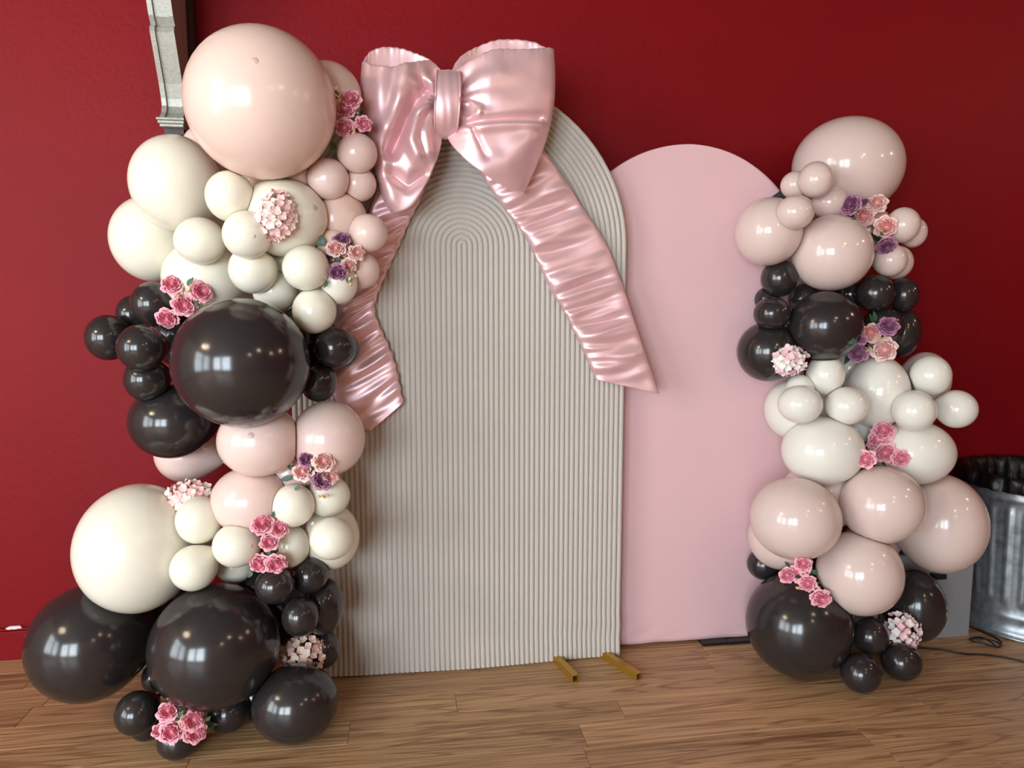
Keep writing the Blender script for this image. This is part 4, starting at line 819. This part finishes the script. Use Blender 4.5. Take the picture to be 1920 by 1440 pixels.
# ------------------------------------------------------------------ roses and hydrangeas
def petal_mesh(name, m, r0, r1, z0, z1, span, lip, nu=8, nv=5):
    v, f = [], []
    for i in range(nv+1):
        t = i/nv
        w = math.sin(math.pi*(0.18+0.62*t))
        r = r0+(r1-r0)*t**0.8; z = z0+(z1-z0)*math.sin(t*math.pi/2) - lip*max(0, t-0.7)/0.3
        for j in range(nu+1):
            s = -1+2*j/nu
            a = s*span*w; rr = r*(1-0.10*s*s*t) + 0.03*math.sin(s*5+t*3)*t
            v.append((rr*math.cos(a), rr*math.sin(a), z - 0.10*s*s*t + 0.03*math.sin(s*7)*t))
    for i in range(nv):
        for j in range(nu):
            a = i*(nu+1)+j; f.append((a, a+1, a+nu+2, a+nu+1))
    return mesh(name, v, f, m)
def heart_mesh(name, m):
    rs = random.Random(5); v, f = [], []
    for ring, (r, n, zt) in enumerate(((0.06, 2, 0.34), (0.15, 3, 0.38), (0.24, 4, 0.40), (0.34, 4, 0.40), (0.44, 5, 0.39), (0.55, 5, 0.36))):
        ph = rs.uniform(0, 6)
        for k in range(n):
            a0 = ph + 2*math.pi*k/n; sp = 2*math.pi/n*1.15; b0 = len(v); ns = 6
            for j in range(ns+1):
                a = a0 + sp*j/ns; q = r*(1+0.16*math.sin(j*2.1+ring))+0.05*j/ns
                for h, e in ((-0.05, 0.0), (zt*0.7, 0.02), (zt+0.03*math.sin(j*3.3), 0.055)):
                    v.append(((q+e)*math.cos(a), (q+e)*math.sin(a), h))
            for j in range(ns):
                for h in range(2):
                    a = b0+j*3+h; f.append((a, a+3, a+4, a+1))
    dv, df = lathe([(0.62, 0.0), (0.45, 0.16), (0.2, 0.2), (0.001, 0.2)], 14)
    n = len(v); v += dv; f += [tuple(i+n for i in q) for q in df]
    bv, bf = lathe([(0.001, -0.5), (0.35, -0.38), (0.62, 0.0)], 14)
    n = len(v); v += bv; f += [tuple(i+n for i in q) for q in bf]
    return mesh(name, v, f, m)
ROSE_MESH = {}
for k in ROSE:
    ROSE_MESH[k] = (heart_mesh('rose', M['heart_'+k]),
                    petal_mesh('petal', M['petal_'+k], 0.35, 1.0, -0.42, 0.12, 0.62, 0.10),
                    petal_mesh('petal', M['petal_'+k], 0.30, 0.80, -0.30, 0.30, 0.66, 0.06),
                    petal_mesh('petal', M['petal_'+k], 0.25, 0.62, -0.20, 0.38, 0.70, 0.03))
def leaf_mesh(m):
    v, f = [], []; n = 7
    for i in range(n+1):
        t = i/n; w = 0.42*math.sin(math.pi*t**0.8)*(1+0.08*(i % 2)); z = 0.18*math.sin(t*math.pi)
        v += [(t*2-0.3, -w, z+0.06), (t*2-0.3, 0, z), (t*2-0.3, w, z+0.06)]
    for i in range(n):
        for j in range(2):
            a = i*3+j; f.append((a, a+3, a+4, a+1))
    return mesh('leaf', v, f, m)
LEAF = [leaf_mesh(M['leaf']), leaf_mesh(M['leafteal'])]
bv, bf = lathe([(0.0004, -0.006), (0.0035, -0.003), (0.0042, 0.001), (0.0026, 0.005), (0.0003, 0.007)], 8)
BUD = mesh('bud', bv, bf, M['bud'])
rf = random.Random(21)
def part(name, data, parent, loc, rot=None, scale=1.0):
    o = bpy.data.objects.new(name, data); o.location = loc
    if rot is not None: o.rotation_mode = 'QUATERNION'; o.rotation_quaternion = rot
    o.scale = (scale,)*3 if not isinstance(scale, tuple) else scale
    return link(o, parent)
for si, (label, base, roses, leaves, buds) in enumerate(SPRAYS):
    sp = tag(empty('rose_spray', base), label, 'flowers', 'rose sprays tucked between the balloons')
    B0 = Vector(base)
    for kind, loc, r, n in roses:
        q = quat_to(Vector(n).normalized()) @ Vector((0, 0, 1)).rotation_difference(Vector((0, 0, 1)))
        heart, p1, p2, p3 = ROSE_MESH[kind]
        ro = part('rose', heart, sp, Vector(loc)-B0, q, (r, r*rf.uniform(0.86, 1.0), r))
        ph = rf.uniform(0, 6)
        for data, cnt, off in ((p1, 6, 0.0), (p2, 5, 0.4), (p3, 5, 0.9)):
            for k in range(cnt):
                po = bpy.data.objects.new('petal', data); link(po, ro)
                po.rotation_euler = (rf.uniform(-0.08, 0.08), rf.uniform(-0.12, 0.12), ph+off+2*math.pi*k/cnt+rf.uniform(-0.12, 0.12))
                po.scale = (1, 1, rf.uniform(0.9, 1.1))
        d = (Vector(loc) - B0); e = Vector((0, 0.02, 0))
        pts = [Vector(loc)-B0 - Vector(n)*r*0.4, (Vector(loc)-B0)*0.5+e, Vector((0, 0.03, 0))]
        sv, sf = tube([tuple(p) for p in smooth_path([tuple(p) for p in pts], 5)], 0.0016, 5); obj('stem', sv, sf, M['stem'], sp)
    teal = any(k != 'pink' for k, *_ in roses)
    for loc, s, d in leaves:
        dv = Vector(d).normalized(); nrm = Vector((rf.uniform(-0.3, 0.3), -1, rf.uniform(0, 0.4)))
        side = nrm.cross(dv).normalized(); up = dv.cross(side).normalized()
        mtx = Matrix((dv, side, up)).transposed()
        part('leaf', LEAF[1 if teal else 0], sp, Vector(loc)-B0, mtx.to_quaternion(), s*0.8)
        if rf.random() < 0.8: part('leaf', LEAF[0], sp, Vector(loc)-B0+Vector((rf.uniform(-0.008, 0.008), 0.006, rf.uniform(-0.008, 0.008))), (mtx @ Matrix.Rotation(rf.uniform(-1.2, 1.2), 3, 'Z')).to_quaternion(), s*0.7)
    # foliage between neighbouring roses
    for i in range(len(roses)):
        p1_, p2_ = Vector(roses[i][1]), Vector(roses[(i+1) % len(roses)][1])
        if (p1_-p2_).length > 0.09: continue
        mid = p1_*0.5 + p2_*0.5 - B0 + Vector((rf.uniform(-0.012, 0.012), 0.012, rf.uniform(-0.012, 0.012)))
        for _ in range(2):
            ang = rf.uniform(0, 6.28); dv = Vector((math.cos(ang), -0.35, math.sin(ang))).normalized()
            side = Vector((0, -1, 0.2)).cross(dv).normalized(); up = dv.cross(side).normalized()
            part('leaf', LEAF[rf.randint(0, 1)], sp, mid, Matrix((dv, side, up)).transposed().to_quaternion(), rf.uniform(0.011, 0.015))
        for _ in range(2):
            part('bud', BUD, sp, mid+Vector((rf.uniform(-0.012, 0.012), -0.006, rf.uniform(-0.012, 0.012))), quat_to((rf.uniform(-0.5, 0.5), -1, rf.uniform(-0.3, 0.7))), rf.uniform(0.8, 1.2))
    for loc in buds:
        for _ in range(2):
            p = Vector(loc)-B0+Vector((rf.uniform(-0.006, 0.006), rf.uniform(-0.006, 0.006), rf.uniform(-0.006, 0.006)))
            part('bud', BUD, sp, p, quat_to((rf.uniform(-0.5, 0.5), -1, rf.uniform(-0.3, 0.7))), rf.uniform(0.7, 1.1))
def floret_mesh(m):
    v, f = [], []
    prof_w = (0.08, 0.34, 0.52, 0.56, 0.44, 0.14)
    for k in range(4):
        a = k*math.pi/2 + 0.1*k
        b0 = len(v)
        for i in range(6):
            t = i/5; w = prof_w[i]
            for s in (-1, -0.5, 0, 0.5, 1):
                x, y_ = t*1.05-0.05*abs(s)*t, s*w; zz = 0.02 + 0.30*t*t + (0.14 if k % 2 else -0.05)*s*s*t + 0.02*k + 0.05*math.sin(s*3+k)*t
                v.append((x*math.cos(a)-y_*math.sin(a), x*math.sin(a)+y_*math.cos(a), zz))
        for i in range(5):
            for j in range(4):
                q = b0+i*5+j; f.append((q, q+5, q+6, q+1))
    return mesh('floret', v, f, m)
FLORET = {k: floret_mesh(M[k]) for k in ('hpink', 'hdust', 'hwhite')}
dv, df = lathe([(0.001, -0.62), (0.45, -0.45), (0.6, 0.0), (0.45, 0.45), (0.001, 0.62)], 12)
for label, c, (hx, hz), tint in HYDRANGEAS:
    hd = tag(empty('hydrangea_head', c), label, 'flowers', 'hydrangea heads tucked between the balloons')
    hm = (hx+hz)/2
    core = obj('flower_core', [(p[0]*hx*0.75, p[1]*hm*0.6, p[2]*hz*0.75) for p in dv], df, M[tint], hd)
    n = 84
    for k in range(n):
        zc = 1-2*(k+0.5)/n; a = k*2.39996; rr = math.sqrt(1-zc*zc)
        d = Vector((rr*math.cos(a), rr*math.sin(a), zc))
        if d.y > 0.35: continue
        j = rf.uniform(0.72, 0.92)
        p = Vector((d.x*hx*j, d.y*hm*0.75*j, d.z*hz*j))
        nn = (d + Vector((rf.uniform(-0.5, 0.5), -0.25, rf.uniform(-0.5, 0.5)))).normalized()
        q = quat_to(nn) @ Matrix.Rotation(rf.uniform(0, 3), 3, 'Z').to_quaternion()
        part('floret', FLORET[tint], hd, p, q, rf.uniform(0.012, 0.0165))
    obj('stem', *tube([(0, 0, 0), (0.004, 0.03, -0.004), (0.0, 0.06, -0.01)], 0.002, 6), M['stem'], hd)

# ------------------------------------------------------------------ trash can, board and cords at the right
CX, CY = 2.62, 2.61
can = tag(empty('trash_can', (CX, CY, 0)), 'galvanized steel trash can with vertical flutes at the right edge', 'trash can')
def flute(r, z, a):
    k = sm(0.135, 0.165, z)*sm(0.56, 0.53, z)
    w = math.cos(a*26)
    return r + k*0.006*max(0, w)**0.8
pr = [(0.0, 0.012), (0.232, 0.012), (0.236, 0.0), (0.242, 0.0), (0.243, 0.03), (0.238, 0.034), (0.238, 0.085), (0.242, 0.092), (0.238, 0.10), (0.2385, 0.13)]
pr += [(0.239+0.026*(z-0.135)/0.5, z) for z in np.linspace(0.138, 0.165, 4)] + [(0.2405+0.026*(z-0.165)/0.5, z) for z in np.linspace(0.19, 0.52, 5)] + [(0.259, z) for z in (0.53, 0.545, 0.56)]
pr += [(0.262, 0.575), (0.266, 0.582), (0.262, 0.590), (0.264, 0.625), (0.258, 0.628), (0.250, 0.50), (0.23, 0.03), (0.0, 0.03)]
obj('body', *lathe(pr, 208, rad=flute), M['zinc'], can)
v, f = tube([(0.266*math.cos(2*math.pi*k/72), 0.266*math.sin(2*math.pi*k/72), 0.628) for k in range(73)], 0.007, 8); obj('rim', v, f, M['zinc'], can)
v, f = tube([(0.2445*math.cos(2*math.pi*k/72), 0.2445*math.sin(2*math.pi*k/72), 0.009) for k in range(73)], 0.006, 8); obj('base_ring', v, f, M['zinc'], can)
for sg in (-1, 1):
    v, f = tube([(0.27*sg, -0.05, 0.50), (0.30*sg, -0.045, 0.47), (0.305*sg, 0, 0.46), (0.30*sg, 0.045, 0.47), (0.27*sg, 0.05, 0.50)], 0.005, 8)
    obj('handle', v, f, M['zinc'], can)
def crumple(r, z, a):
    return r + 0.008*math.sin(a*17+z*40) + 0.007*math.sin(a*31+2) + 0.012*noise.noise(Vector((math.cos(a)*4, math.sin(a)*4, z*18)))
pr = [(0.20, 0.10), (0.225, 0.40), (0.236, 0.58), (0.242, 0.645), (0.256, 0.672), (0.270, 0.676), (0.280, 0.660), (0.283, 0.635), (0.281, 0.612)]
bag = tag(obj('trash_bag', *lathe(pr, 120, closed_bottom=True, rad=crumple), M['bag'], None, (CX, CY, 0)), 'black plastic liner folded over the rim of the trash can', 'trash bag')

bo = tag(empty('grey_board', (2.0, 2.53, 0)), 'flat grey board standing on the floor behind the charcoal balloon', 'board')
b = MB(); b.box(-0.27, 0.284, 0.0, 0.03, 0.0, 0.36); bevel(b.build('panel', M['board'], bo), 0.003)
b = MB(); b.box(0.085, 0.14, -0.03, -0.0005, 0.262, 0.282); b.box(0.085, 0.098, -0.02, -0.0005, 0.225, 0.262); bevel(b.build('bracket', M['plastic'], bo), 0.002)

def cord(pts, label, r=0.0035):
    q = smooth_path([(x, y_, z) for x, y_, z in pts], 90)
    v, f = tube([tuple(p) for p in q], r, 8)
    o = obj('power_cord', v, f, M['plastic'], None)
    return tag(o, label, 'cord')
z = 0.0042
cord([(1.97, 2.47, z), (2.072, 2.438, z), (2.129, 2.394, z), (2.222, 2.367, z), (2.283, 2.332, z), (2.32, 2.298, z), (2.392, 2.21, z), (2.45, 2.05, z)],
     'single black cord running across the floor to the right edge')
cord([(2.34, 2.72, z), (2.348, 2.608, z), (2.367, 2.53, z), (2.373, 2.476, z), (2.348, 2.433, z), (2.298, 2.404, z+0.007), (2.275, 2.439, z+0.007), (2.244, 2.462, z+0.007), (2.253, 2.489, z+0.007), (2.303, 2.491, z+0.007),
      (2.301, 2.44, z+0.014), (2.291, 2.396, z+0.014), (2.322, 2.41, z+0.014), (2.317, 2.447, z+0.014), (2.286, 2.465, z+0.014), (2.258, 2.484, z+0.007)],
     'black cord bundled in a loose coil beside the trash can', 0.003)

# ------------------------------------------------------------------ warm bulbs under the ceiling behind the photographer
sv, sf = lathe([(0.001, -0.024), (0.012, -0.020), (0.019, -0.010), (0.021, 0.004), (0.018, 0.022), (0.013, 0.040), (0.012, 0.06)], 16)
def bulb(parent, p):
    obj('bulb', sv, sf, M['bulb'], parent, p)
    obj('socket', *lathe([(0.018, 0.055), (0.02, 0.06), (0.02, 0.10), (0.004, 0.11)], 12, True, True), M['frame'], parent, p)
for i, (x, y_, zz) in enumerate(((1.5, -2.2, 2.75), (1.8, -0.5, 2.75), (4.0, -0.3, 2.75), (4.1, 1.3, 2.7))):
    pd = tag(empty('pendant_lamp', (x, y_, H)), ('first', 'second', 'third', 'fourth')[i]+' bare bulb pendant from the windows, hanging from the ceiling', 'lamp', 'pendant lamps')
    bulb(pd, (0, 0, zz-H)); obj('flex', *tube([(0, 0, zz-H+0.105), (0, 0, (zz-H)/2), (0, 0, -0.02)], 0.004, 6), M['frame'], pd)
    obj('rose_cap', *lathe([(0.05, -0.025), (0.05, 0.0)], 20, True, True), M['frame'], pd)
ch = tag(empty('chandelier', (-2.9, 0.3, H)), 'dark chandelier with a ring of five warm bulbs near the windows', 'lamp')
obj('stem', *tube([(0, 0, -0.45), (0, 0, -0.2), (0, 0, 0)], 0.010, 8), M['frame'], ch)
for k in range(5):
    a = 2*math.pi*k/5; p = (0.26*math.cos(a), 0.26*math.sin(a), -0.56); bulb(ch, p)
    obj('arm', *tube([(0, 0, -0.44), (0.15*math.cos(a), 0.15*math.sin(a), -0.40), (p[0], p[1], -0.45)], 0.006, 6), M['frame'], ch)
